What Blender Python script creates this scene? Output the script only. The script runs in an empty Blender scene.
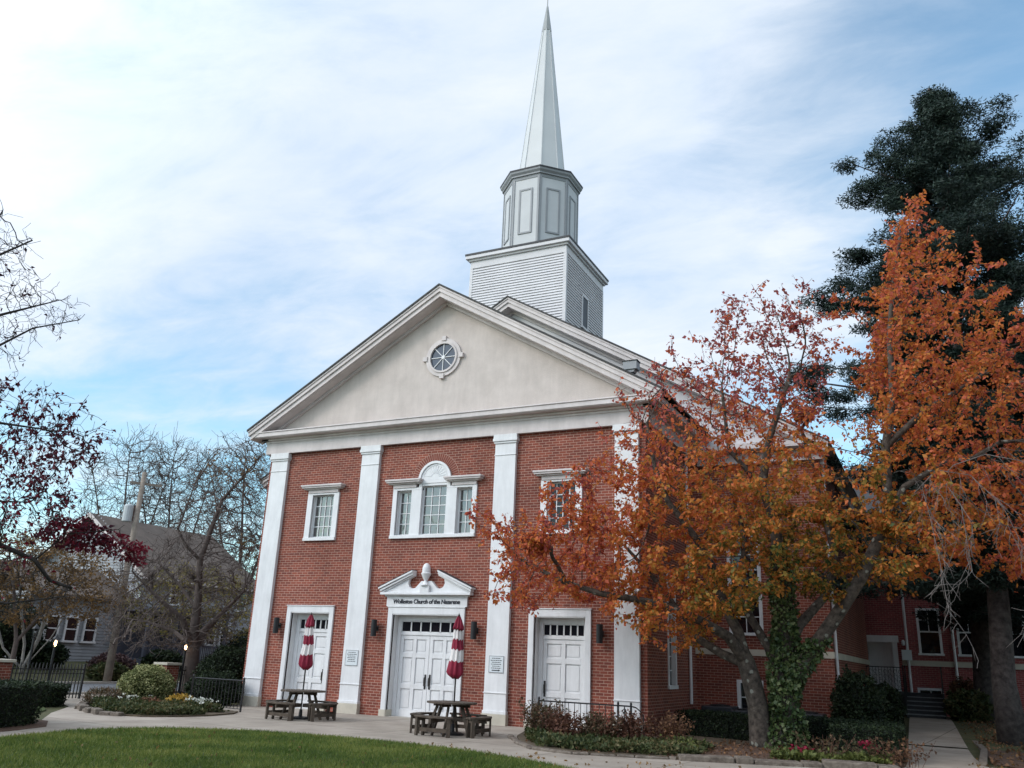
import bpy, math, random
import numpy as np
from mathutils import Vector
SC = bpy.context.scene
COL = SC.collection
rad = math.radians
# ------------------------------------------------------------------ camera, sky, sun, exposure
cam_d = bpy.data.cameras.new('camera')
cam_d.sensor_width = 36
cam_d.lens = 29.825
cam_d.clip_end = 3000
cam = bpy.data.objects.new('camera', cam_d)
COL.objects.link(cam)
R_ = Vector((0.89767651, 0.43880973, 0.04028537)); U_ = Vector((0.10171873, -0.29530015, 0.94997427)); F_ = Vector((-0.42875423, 0.84867181, 0.30971918))
from mathutils import Matrix
cam.matrix_world = Matrix(((R_.x, U_.x, -F_.x, 13.507), (R_.y, U_.y, -F_.y, -21.841), (R_.z, U_.z, -F_.z, 1.683), (0, 0, 0, 1)))
SC.camera = cam
SC.view_settings.view_transform = 'Standard'
SC.view_settings.look = 'None'
SC.view_settings.exposure = 0.23
SC.view_settings.gamma = 1.0
SC.view_settings.use_curve_mapping = False

SUN_EL, SUN_AZ = 32, 222           # compass azimuth of the sun (clockwise from +Y): front left of the church
w = bpy.data.worlds.new('World'); SC.world = w; w.use_nodes = True
nt = w.node_tree; N = nt.nodes; LK = nt.links
N.clear()
def nn(t, **k):
    n = N.new(t)
    for a, b in k.items(): setattr(n, a, b)
    return n
out = nn('ShaderNodeOutputWorld'); bg = nn('ShaderNodeBackground'); bg.inputs['Strength'].default_value = 0.1
LK.new(bg.outputs[0], out.inputs[0])
sky = nn('ShaderNodeTexSky', sky_type='NISHITA', sun_disc=False)
sky.sun_elevation = rad(SUN_EL); sky.sun_rotation = rad(SUN_AZ); sky.air_density = 1.0; sky.dust_density = 0.6; sky.ozone_density = 1.4
tc = nn('ShaderNodeTexCoord')
sep = nn('ShaderNodeSeparateXYZ'); LK.new(tc.outputs['Generated'], sep.inputs[0])
def mth(op, a, b=None, c=None, clamp=False):
    n = nn('ShaderNodeMath', operation=op, use_clamp=clamp)
    for i, v in enumerate((a, b, c)):
        if v is None: continue
        if isinstance(v, (int, float)): n.inputs[i].default_value = v
        else: LK.new(v, n.inputs[i])
    return n.outputs[0]
zz = mth('ADD', mth('MAXIMUM', sep.outputs['Z'], 0.0), 0.16)
px = mth('DIVIDE', sep.outputs['X'], zz); py = mth('DIVIDE', sep.outputs['Y'], zz)
cmb = nn('ShaderNodeCombineXYZ'); LK.new(px, cmb.inputs[0]); LK.new(py, cmb.inputs[1])
def cloud(rot, scl, noise_scale, detail, rough, dist, off=(0, 0, 0)):
    mp = nn('ShaderNodeMapping'); mp.inputs['Rotation'].default_value = (0, 0, rad(rot)); mp.inputs['Scale'].default_value = scl; mp.inputs['Location'].default_value = off
    LK.new(cmb.outputs[0], mp.inputs[0])
    no = nn('ShaderNodeTexNoise'); no.inputs['Scale'].default_value = noise_scale; no.inputs['Detail'].default_value = detail
    no.inputs['Roughness'].default_value = rough; no.inputs['Distortion'].default_value = dist
    LK.new(mp.outputs[0], no.inputs['Vector'])
    return no.outputs['Fac']
n1 = cloud(-28, (0.55, 1.0, 1), 1.3, 10, 0.56, 0.35, (3.1, 0.4, 0))
n2 = cloud(-40, (0.7, 1.3, 1), 4.2, 10, 0.62, 0.4, (7.3, 2.2, 0))
# a wide bank of thin cloud with clear sky to the east and low in the west
dr = nn('ShaderNodeVectorMath', operation='DOT_PRODUCT'); LK.new(tc.outputs['Generated'], dr.inputs[0]); dr.inputs[1].default_value = (0.10, 0.84, 0.53)
east = nn('ShaderNodeMapRange'); LK.new(dr.outputs['Value'], east.inputs[0])
for i, v in zip((1, 2, 3, 4), (0.95, 0.998, 0.0, 1.0)): east.inputs[i].default_value = v
low = nn('ShaderNodeMapRange'); LK.new(sep.outputs['Z'], low.inputs[0])
for i, v in zip((1, 2, 3, 4), (0.20, 0.37, 1.0, 0.0)): low.inputs[i].default_value = v
cov = mth('ADD', mth('MULTIPLY', n1, 0.75), mth('MULTIPLY', n2, 0.35))
cov = mth('SUBTRACT', cov, mth('MULTIPLY', east.outputs[0], 0.30))
cov = mth('SUBTRACT', cov, mth('MULTIPLY', low.outputs[0], 0.28))
cr = nn('ShaderNodeMapRange', interpolation_type='SMOOTHSTEP'); LK.new(cov, cr.inputs[0])
for i, v in zip((1, 2, 3, 4), (0.16, 0.56, 0.10, 0.98)): cr.inputs[i].default_value = v
cc = nn('ShaderNodeValToRGB'); LK.new(mth('ADD', mth('MULTIPLY', n1, 0.6), mth('MULTIPLY', n2, 0.4)), cc.inputs[0])
cc.color_ramp.elements[0].position = 0.36; cc.color_ramp.elements[0].color = (5.5, 6.8, 8.6, 1)
cc.color_ramp.elements[1].position = 0.60; cc.color_ramp.elements[1].color = (7.7, 8.3, 9.1, 1)
skb = nn('ShaderNodeMix', data_type='RGBA', blend_type='MULTIPLY'); skb.inputs[0].default_value = 1
LK.new(sky.outputs[0], skb.inputs[6]); skb.inputs[7].default_value = (1.7, 2.2, 2.1, 1)
ds = nn('ShaderNodeVectorMath', operation='DOT_PRODUCT'); LK.new(tc.outputs['Generated'], ds.inputs[0])
ds.inputs[1].default_value = (math.sin(rad(SUN_AZ)) * math.cos(rad(SUN_EL)), math.cos(rad(SUN_AZ)) * math.cos(rad(SUN_EL)), math.sin(rad(SUN_EL)))
gl = nn('ShaderNodeMapRange', interpolation_type='SMOOTHSTEP'); LK.new(ds.outputs['Value'], gl.inputs[0])      # cloud is brighter round the veiled sun
for i, v in zip((1, 2, 3, 4), (0.20, 1.0, 1.0, 2.25)): gl.inputs[i].default_value = v
cg = nn('ShaderNodeVectorMath', operation='SCALE'); LK.new(cc.outputs[0], cg.inputs[0]); LK.new(gl.outputs[0], cg.inputs['Scale'])
mx = nn('ShaderNodeMix', data_type='RGBA'); LK.new(cr.outputs[0], mx.inputs[0]); LK.new(skb.outputs[2], mx.inputs[6]); LK.new(cg.outputs[0], mx.inputs[7])
LK.new(mx.outputs[2], bg.inputs['Color'])

sd = bpy.data.lights.new('sun', 'SUN'); sd.energy = 1.3; sd.angle = rad(18); sd.color = (1.0, 0.93, 0.89)
sun = bpy.data.objects.new('sun', sd); COL.objects.link(sun)
sv = Vector((math.sin(rad(SUN_AZ)) * math.cos(rad(SUN_EL)), math.cos(rad(SUN_AZ)) * math.cos(rad(SUN_EL)), math.sin(rad(SUN_EL))))
sun.rotation_euler = sv.to_track_quat('Z', 'Y').to_euler()

# ------------------------------------------------------------------ materials
MATS = {}
def lin(r, g, b): 
    f = lambda c: (c / 255 / 12.92) if c / 255 <= 0.04045 else ((c / 255 + 0.055) / 1.055) ** 2.4
    return (f(r), f(g), f(b), 1)
def base_mat(name):
    m = bpy.data.materials.new(name); m.use_nodes = True
    t = m.node_tree; p = t.nodes['Principled BSDF']
    return m, t, p
def mat(name, col, rough=0.6, var=0.12, scale=3.0, bump=0.0, bscale=40, col2=None, metal=0.0, spec=0.4, emit=None, coord='Object', streak=0.0):
    """plain surface with uneven tone (noise) and optional fine bump"""
    m, t, p = base_mat(name); nd, lk = t.nodes, t.links
    c = col if len(col) == 4 else (*col, 1)
    p.inputs['Roughness'].default_value = rough; p.inputs['Metallic'].default_value = metal; p.inputs['Specular IOR Level'].default_value = spec
    co = nd.new('ShaderNodeTexCoord')
    no = nd.new('ShaderNodeTexNoise'); no.inputs['Scale'].default_value = scale; no.inputs['Detail'].default_value = 8; no.inputs['Roughness'].default_value = 0.65
    lk.new(co.outputs[coord], no.inputs['Vector'])
    rp = nd.new('ShaderNodeValToRGB'); lk.new(no.outputs['Fac'], rp.inputs[0])
    c2 = (*col2[:3], 1) if col2 else tuple(min(1, x * (1 + var)) for x in c[:3]) + (1,)
    c1 = c if col2 else tuple(x * (1 - var) for x in c[:3]) + (1,)
    rp.color_ramp.elements[0].position = 0.35; rp.color_ramp.elements[0].color = c1
    rp.color_ramp.elements[1].position = 0.68; rp.color_ramp.elements[1].color = c2
    lk.new(rp.outputs[0], p.inputs['Base Color'])
    if streak:
        mp = nd.new('ShaderNodeMapping'); mp.inputs['Scale'].default_value = (3.2, 3.2, 0.5); lk.new(co.outputs[coord], mp.inputs[0])
        ns = nd.new('ShaderNodeTexNoise'); ns.inputs['Scale'].default_value = 1.6; ns.inputs['Detail'].default_value = 9; ns.inputs['Roughness'].default_value = 0.7; lk.new(mp.outputs[0], ns.inputs['Vector'])
        mr = nd.new('ShaderNodeMapRange'); lk.new(ns.outputs['Fac'], mr.inputs[0])
        for i, v in zip((1, 2, 3, 4), (0.34, 0.62, 1 - streak, 1.03)): mr.inputs[i].default_value = v
        xm = nd.new('ShaderNodeMix'); xm.data_type = 'RGBA'; xm.blend_type = 'MULTIPLY'; xm.inputs[0].default_value = 1
        lk.new(rp.outputs[0], xm.inputs[6]); lk.new(mr.outputs[0], xm.inputs[7]); lk.new(xm.outputs[2], p.inputs['Base Color'])
    if bump:
        n2 = nd.new('ShaderNodeTexNoise'); n2.inputs['Scale'].default_value = bscale; n2.inputs['Detail'].default_value = 6
        lk.new(co.outputs[coord], n2.inputs['Vector'])
        b = nd.new('ShaderNodeBump'); b.inputs['Strength'].default_value = bump; b.inputs['Distance'].default_value = 0.02
        lk.new(n2.outputs['Fac'], b.inputs['Height']); lk.new(b.outputs[0], p.inputs['Normal'])
    if emit:
        p.inputs['Emission Color'].default_value = (*emit[:3], 1); p.inputs['Emission Strength'].default_value = emit[3]
    MATS[name] = m
    return m
def brick_mat(name, c1, c2, mortar, bw=0.215, bh=0.076, ms=0.011, soldier=False):
    m, t, p = base_mat(name); nd, lk = t.nodes, t.links
    uv = nd.new('ShaderNodeUVMap'); uv.uv_map = 'UVMap'
    br = nd.new('ShaderNodeTexBrick'); br.inputs['Scale'].default_value = 1
    br.inputs['Brick Width'].default_value = bw; br.inputs['Row Height'].default_value = bh; br.inputs['Mortar Size'].default_value = ms / 2
    br.inputs['Mortar Smooth'].default_value = 0.25; br.inputs['Bias'].default_value = 0.0
    br.inputs['Color1'].default_value = (*c1, 1); br.inputs['Color2'].default_value = (*c2, 1); br.inputs['Mortar'].default_value = (*mortar, 1)
    lk.new(uv.outputs[0], br.inputs['Vector'])
    no = nd.new('ShaderNodeTexNoise'); no.inputs['Scale'].default_value = 0.9; no.inputs['Detail'].default_value = 9; no.inputs['Roughness'].default_value = 0.7
    lk.new(uv.outputs[0], no.inputs['Vector'])
    mr = nd.new('ShaderNodeMapRange'); lk.new(no.outputs['Fac'], mr.inputs[0]); mr.inputs[1].default_value = 0.3; mr.inputs[2].default_value = 0.7; mr.inputs[3].default_value = 0.78; mr.inputs[4].default_value = 1.2
    mxx = nd.new('ShaderNodeMix'); mxx.data_type = 'RGBA'; mxx.blend_type = 'MULTIPLY'; mxx.inputs[0].default_value = 1
    lk.new(br.outputs['Color'], mxx.inputs[6]); lk.new(mr.outputs[0], mxx.inputs[7]); lk.new(mxx.outputs[2], p.inputs['Base Color'])
    n3 = nd.new('ShaderNodeTexNoise'); n3.inputs['Scale'].default_value = 0.28; n3.inputs['Detail'].default_value = 5; n3.inputs['Distortion'].default_value = 0.6; lk.new(uv.outputs[0], n3.inputs['Vector'])
    m3 = nd.new('ShaderNodeMapRange'); lk.new(n3.outputs['Fac'], m3.inputs[0])
    for i, v in zip((1, 2, 3, 4), (0.32, 0.68, 0.84, 1.14)): m3.inputs[i].default_value = v
    x3 = nd.new('ShaderNodeMix'); x3.data_type = 'RGBA'; x3.blend_type = 'MULTIPLY'; x3.inputs[0].default_value = 1
    lk.new(mxx.outputs[2], x3.inputs[6]); lk.new(m3.outputs[0], x3.inputs[7]); lk.new(x3.outputs[2], p.inputs['Base Color'])
    p.inputs['Roughness'].default_value = 0.85; p.inputs['Specular IOR Level'].default_value = 0.25
    b = nd.new('ShaderNodeBump'); b.invert = True; b.inputs['Strength'].default_value = 0.5; b.inputs['Distance'].default_value = 0.008
    lk.new(br.outputs['Fac'], b.inputs['Height']); lk.new(b.outputs[0], p.inputs['Normal'])
    MATS[name] = m
    return m
def leaf_mat(name, ramp, scale=0.45, rnd=0.35, trans=0.35, rough=0.6, namp=1.0):
    """foliage: hue wanders through the crown with a noise and from leaf to leaf"""
    m, t, p = base_mat(name); nd, lk = t.nodes, t.links
    co = nd.new('ShaderNodeTexCoord'); no = nd.new('ShaderNodeTexNoise'); no.inputs['Scale'].default_value = scale; no.inputs['Detail'].default_value = 4
    lk.new(co.outputs['Object'], no.inputs['Vector'])
    ge = nd.new('ShaderNodeNewGeometry')
    a = nd.new('ShaderNodeMath'); a.operation = 'MULTIPLY_ADD'; lk.new(ge.outputs['Random Per Island'], a.inputs[0]); a.inputs[1].default_value = rnd; nm = nd.new('ShaderNodeMath'); nm.operation = 'MULTIPLY_ADD'; lk.new(no.outputs['Fac'], nm.inputs[0]); nm.inputs[1].default_value = namp; nm.inputs[2].default_value = (1 - namp) * 0.5; lk.new(nm.outputs[0], a.inputs[2])
    s = nd.new('ShaderNodeMath'); s.operation = 'SUBTRACT'; lk.new(a.outputs[0], s.inputs[0]); s.inputs[1].default_value = rnd / 2
    at = nd.new('ShaderNodeAttribute'); at.attribute_name = 'hue'
    s2 = nd.new('ShaderNodeMath'); s2.operation = 'ADD'; lk.new(s.outputs[0], s2.inputs[0]); lk.new(at.outputs['Fac'], s2.inputs[1])
    rp = nd.new('ShaderNodeValToRGB'); lk.new(s2.outputs[0], rp.inputs[0])
    els = rp.color_ramp.elements
    while len(els) > 1: els.remove(els[-1])
    els[0].position, els[0].color = ramp[0][0], (*ramp[0][1], 1)
    for q, c in ramp[1:]:
        e = els.new(q); e.color = (*c, 1)
    lk.new(rp.outputs[0], p.inputs['Base Color']); p.inputs['Roughness'].default_value = rough; p.inputs['Specular IOR Level'].default_value = 0.3
    if trans:
        tr = nd.new('ShaderNodeBsdfTranslucent'); lk.new(rp.outputs[0], tr.inputs[0])
        ms = nd.new('ShaderNodeMixShader'); ms.inputs[0].default_value = trans
        lk.new(p.outputs[0], ms.inputs[1]); lk.new(tr.outputs[0], ms.inputs[2]); lk.new(ms.outputs[0], nd['Material Output'].inputs[0])
    MATS[name] = m
    return m

brick_mat('red_brick', (0.245, 0.066, 0.042), (0.15, 0.043, 0.032), (0.43, 0.28, 0.22), ms=0.013)
mat('arch_brick', (0.16, 0.045, 0.032), 0.85, 0.2, 6, 0.2, 30, col2=(0.23, 0.063, 0.042))
mat('mortar', (0.42, 0.28, 0.22), 0.9, 0.1)
brick_mat('annex_brick', (0.30, 0.075, 0.07), (0.21, 0.055, 0.055), (0.40, 0.25, 0.23))
mat('white_paint', (0.69, 0.69, 0.695), 0.5, 0.06, 1.4, 0.04, 25, streak=0.09)
mat('trim_paint', (0.57, 0.515, 0.50), 0.55, 0.10, 1.2, 0.05, 20, streak=0.09)
mat('stucco', (0.475, 0.415, 0.38), 0.85, 0.07, 1.1, 0.25, 30, col2=(0.585, 0.515, 0.475), streak=0.07)
mat('siding', (0.60, 0.585, 0.60), 0.55, 0.06, 1.0)
mat('lantern_paint', (0.47, 0.48, 0.49), 0.5, 0.05, 1.2)
mat('lantern_trim', (0.25, 0.26, 0.275), 0.5, 0.08, 1.5)
mat('spire_metal', (0.52, 0.53, 0.535), 0.4, 0.05, 0.6)
mat('spire_tip_metal', (0.30, 0.31, 0.31), 0.4, 0.1, 2)
mat('roof_shingle', (0.06, 0.058, 0.058), 0.9, 0.25, 3, 0.4, 30)
mat('roof_brown', (0.115, 0.09, 0.075), 0.9, 0.22, 1.2, 0.5, 12)
mat('roof_edge', (0.035, 0.035, 0.04), 0.6, 0.1)
mat('stone_trim', (0.50, 0.46, 0.38), 0.8, 0.12, 2, 0.15)
mat('granite', (0.42, 0.39, 0.34), 0.8, 0.15, 4, 0.2)
mat('black_metal', (0.012, 0.012, 0.014), 0.45, 0.2, 8)
mat('dark_bronze', (0.03, 0.026, 0.024), 0.4, 0.2, 8)
mat('dark_wood', (0.05, 0.037, 0.027), 0.75, 0.3, 6, 0.4, 30, col2=(0.105, 0.08, 0.058))
mat('umbrella_red', (0.24, 0.013, 0.038), 0.7, 0.15, 5, 0.1)
mat('umbrella_white', (0.72, 0.68, 0.66), 0.75, 0.06, 5, 0.1)
mat('sign_white', (0.62, 0.66, 0.68), 0.4, 0.03)
mat('ink', (0.02, 0.02, 0.03), 0.5, 0.02)
mat('bark_grey', (0.028, 0.022, 0.018), 0.95, 0.4, 9, 1.0, 22, col2=(0.125, 0.10, 0.08))
def lichen():
    t = MATS['bark_grey'].node_tree; nd, lk = t.nodes, t.links; p = nd['Principled BSDF']; src = p.inputs['Base Color'].links[0].from_socket
    co = nd.new('ShaderNodeTexCoord'); vo = nd.new('ShaderNodeTexVoronoi'); vo.inputs['Scale'].default_value = 4.2; vo.inputs['Randomness'].default_value = 1; lk.new(co.outputs['Object'], vo.inputs['Vector'])
    no = nd.new('ShaderNodeTexNoise'); no.inputs['Scale'].default_value = 18; lk.new(co.outputs['Object'], no.inputs['Vector'])
    ad = nd.new('ShaderNodeMath'); ad.operation = 'MULTIPLY_ADD'; lk.new(no.outputs['Fac'], ad.inputs[0]); ad.inputs[1].default_value = 0.25; lk.new(vo.outputs['Distance'], ad.inputs[2])
    mr = nd.new('ShaderNodeMapRange'); lk.new(ad.outputs[0], mr.inputs[0])
    for i, v in zip((1, 2, 3, 4), (0.27, 0.33, 0.85, 0.0)): mr.inputs[i].default_value = v
    x = nd.new('ShaderNodeMix'); x.data_type = 'RGBA'; lk.new(mr.outputs[0], x.inputs[0]); lk.new(src, x.inputs[6]); x.inputs[7].default_value = (0.26, 0.26, 0.22, 1); lk.new(x.outputs[2], p.inputs['Base Color'])
lichen()
mat('chimney_brick', (0.09, 0.055, 0.045), 0.9, 0.2, 3)
mat('bark_dark', (0.022, 0.018, 0.017), 0.95, 0.3, 6, 0.8, 18, col2=(0.06, 0.05, 0.045))
mat('bark_conifer', (0.032, 0.026, 0.025), 0.95, 0.35, 7, 1.0, 12, col2=(0.10, 0.085, 0.08))
mat('bark_bare', (0.115, 0.09, 0.08), 0.95, 0.25, 4)
mat('bark_birch', (0.22, 0.20, 0.185), 0.8, 0.3, 6, col2=(0.38, 0.36, 0.33))
mat('dead_twig', (0.16, 0.14, 0.13), 0.95, 0.2, 6)
mat('pole_wood', (0.24, 0.20, 0.165), 0.9, 0.2, 5, 0.3, 30)
mat('transformer_grey', (0.42, 0.45, 0.46), 0.5, 0.06)
mat('house_siding', (0.30, 0.315, 0.335), 0.7, 0.08, 2)
mat('porch_wood', (0.055, 0.06, 0.08), 0.8, 0.2, 3)
mat('fence_iron', (0.018, 0.018, 0.02), 0.5, 0.2)
mat('bin_black', (0.025, 0.028, 0.035), 0.35, 0.2, 3)
mat('step_stone', (0.05, 0.052, 0.055), 0.85, 0.25, 4, 0.3)
mat('step_nose', (0.24, 0.25, 0.26), 0.8, 0.2, 5)
mat('mulch', (0.06, 0.035, 0.022), 0.95, 0.4, 12, 1.0, 30, col2=(0.13, 0.075, 0.05))
mat('soil', (0.06, 0.045, 0.03), 0.95, 0.35, 6, 1.0, 22, col2=(0.12, 0.09, 0.055))
mat('ground_grass', (0.045, 0.055, 0.018), 0.95, 0.3, 1.5, 0.8, 50, col2=(0.09, 0.08, 0.035))
mat('lawn_base', (0.04, 0.06, 0.014), 0.95, 0.3, 2.5, 0.8, 60, col2=(0.05, 0.075, 0.016))
mat('asphalt', (0.13, 0.135, 0.145), 0.9, 0.12, 3, 0.2, 60)
mat('edging_stone', (0.075, 0.058, 0.045), 0.9, 0.3, 7, 0.9, 14, col2=(0.22, 0.185, 0.15))
mat('bulb_glow', (1.0, 0.75, 0.5), 0.4, 0.0, emit=(1.0, 0.62, 0.32, 9.0))
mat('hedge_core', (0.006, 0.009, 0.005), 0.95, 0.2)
mat('curtain', (0.26, 0.25, 0.23), 0.8, 0.2, 3)
def glass_mat(name, c, rough=0.04, wob=0.35):
    m, t, p = base_mat(name); nd, lk = t.nodes, t.links
    p.inputs['Base Color'].default_value = (*c, 1); p.inputs['Roughness'].default_value = rough; p.inputs['Specular IOR Level'].default_value = 1.0
    p.inputs['IOR'].default_value = 1.65
    co = nd.new('ShaderNodeTexCoord'); no = nd.new('ShaderNodeTexNoise'); no.inputs['Scale'].default_value = 2.2; no.inputs['Detail'].default_value = 2
    lk.new(co.outputs['Object'], no.inputs['Vector'])
    b = nd.new('ShaderNodeBump'); b.inputs['Strength'].default_value = wob; b.inputs['Distance'].default_value = 0.03
    lk.new(no.outputs['Fac'], b.inputs['Height']); lk.new(b.outputs[0], p.inputs['Normal'])
    MATS[name] = m; return m
glass_mat('window_glass', (0.06, 0.055, 0.052), 0.05, 0.6)
glass_mat('dark_glass', (0.010, 0.011, 0.014)); MATS['dark_glass'].node_tree.nodes['Principled BSDF'].inputs['IOR'].default_value = 1.3
glass_mat('shade_glass', (0.012, 0.012, 0.016)); MATS['shade_glass'].node_tree.nodes['Principled BSDF'].inputs['Specular IOR Level'].default_value = 0.2
glass_mat('blue_glass', (0.035, 0.05, 0.075)); MATS['blue_glass'].node_tree.nodes['Principled BSDF'].inputs['IOR'].default_value = 1.4
def concrete():
    m = mat('concrete', (0.27, 0.23, 0.19), 0.9, 0.1, 0.9, 0.25, 60, col2=(0.385, 0.335, 0.28))
    t = m.node_tree; nd, lk = t.nodes, t.links; p = nd['Principled BSDF']
    src = p.inputs['Base Color'].links[0].from_socket
    uv = nd.new('ShaderNodeUVMap'); uv.uv_map = 'UVMap'
    mp = nd.new('ShaderNodeMapping'); mp.inputs['Rotation'].default_value = (0, 0, rad(8)); lk.new(uv.outputs[0], mp.inputs[0])
    br = nd.new('ShaderNodeTexBrick'); br.offset = 0; br.inputs['Scale'].default_value = 1; br.inputs['Brick Width'].default_value = 2.4; br.inputs['Row Height'].default_value = 2.1
    br.inputs['Mortar Size'].default_value = 0.018; br.inputs['Mortar Smooth'].default_value = 0.3
    br.inputs['Color1'].default_value = (1, 1, 1, 1); br.inputs['Color2'].default_value = (0.89, 0.89, 0.88, 1); br.inputs['Mortar'].default_value = (0.42, 0.39, 0.36, 1)
    lk.new(mp.outputs[0], br.inputs['Vector'])
    x = nd.new('ShaderNodeMix'); x.data_type = 'RGBA'; x.blend_type = 'MULTIPLY'; x.inputs[0].default_value = 1
    lk.new(src, x.inputs[6]); lk.new(br.outputs['Color'], x.inputs[7]); lk.new(x.outputs[2], p.inputs['Base Color'])
concrete()
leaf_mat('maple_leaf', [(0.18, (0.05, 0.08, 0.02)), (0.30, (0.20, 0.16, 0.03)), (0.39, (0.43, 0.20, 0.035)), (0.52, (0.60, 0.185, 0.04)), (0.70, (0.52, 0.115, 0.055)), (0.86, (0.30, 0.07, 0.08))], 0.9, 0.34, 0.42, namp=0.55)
leaf_mat('ivy_leaf', [(0.3, (0.03, 0.055, 0.02)), (0.55, (0.075, 0.115, 0.038)), (0.8, (0.18, 0.21, 0.09))], 2, 0.5, 0.15, 0.4)
leaf_mat('spruce_needle', [(0.3, (0.010, 0.022, 0.019)), (0.6, (0.021, 0.040, 0.031)), (0.85, (0.045, 0.07, 0.052))], 0.8, 0.5, 0.1)
leaf_mat('red_leaf', [(0.2, (0.035, 0.010, 0.022)), (0.5, (0.075, 0.014, 0.028)), (0.8, (0.22, 0.014, 0.030))], 0.8, 0.35, 0.25)
leaf_mat('hedge_leaf', [(0.3, (0.008, 0.016, 0.007)), (0.6, (0.02, 0.035, 0.013)), (0.9, (0.05, 0.07, 0.025))], 2, 0.5, 0.15)
leaf_mat('variegated_leaf', [(0.3, (0.08, 0.10, 0.03)), (0.5, (0.22, 0.24, 0.09)), (0.75, (0.48, 0.47, 0.23))], 3, 0.7, 0.25)
leaf_mat('ground_leaf', [(0.25, (0.03, 0.045, 0.016)), (0.5, (0.065, 0.085, 0.028)), (0.8, (0.14, 0.115, 0.05))], 2, 0.5, 0.2)
leaf_mat('brown_leaf', [(0.25, (0.10, 0.055, 0.035)), (0.55, (0.19, 0.10, 0.055)), (0.85, (0.30, 0.16, 0.07))], 1.0, 0.5, 0.25)
leaf_mat('purple_leaf', [(0.25, (0.05, 0.03, 0.035)), (0.6, (0.11, 0.06, 0.06)), (0.9, (0.17, 0.12, 0.08))], 1.5, 0.5, 0.2)
leaf_mat('dry_leaf', [(0.25, (0.055, 0.055, 0.025)), (0.5, (0.11, 0.075, 0.04)), (0.85, (0.20, 0.11, 0.065))], 2.0, 0.6, 0.2)
leaf_mat('yellow_leaf', [(0.25, (0.12, 0.115, 0.035)), (0.55, (0.24, 0.20, 0.05)), (0.85, (0.34, 0.25, 0.06))], 1.0, 0.5, 0.3)
leaf_mat('tan_leaf', [(0.25, (0.12, 0.075, 0.035)), (0.55, (0.22, 0.13, 0.05)), (0.85, (0.34, 0.19, 0.06))], 1.0, 0.5, 0.3)
leaf_mat('grass_blade', [(0.25, (0.045, 0.085, 0.013)), (0.5, (0.11, 0.165, 0.027)), (0.8, (0.25, 0.26, 0.065))], 0.8, 0.5, 0.3)
leaf_mat('flower_white', [(0.3, (0.62, 0.64, 0.55)), (0.8, (0.8, 0.8, 0.75))], 1, 0.3, 0.2)
leaf_mat('flower_yellow', [(0.3, (0.36, 0.22, 0.03)), (0.6, (0.5, 0.32, 0.06)), (0.8, (0.30, 0.16, 0.04))], 1, 0.4, 0.25)
leaf_mat('flower_red', [(0.3, (0.22, 0.01, 0.03)), (0.8, (0.32, 0.03, 0.07))], 1, 0.3, 0.2)
leaf_mat('lime_leaf', [(0.3, (0.07, 0.09, 0.025)), (0.8, (0.19, 0.21, 0.055))], 1, 0.4, 0.25)

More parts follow.
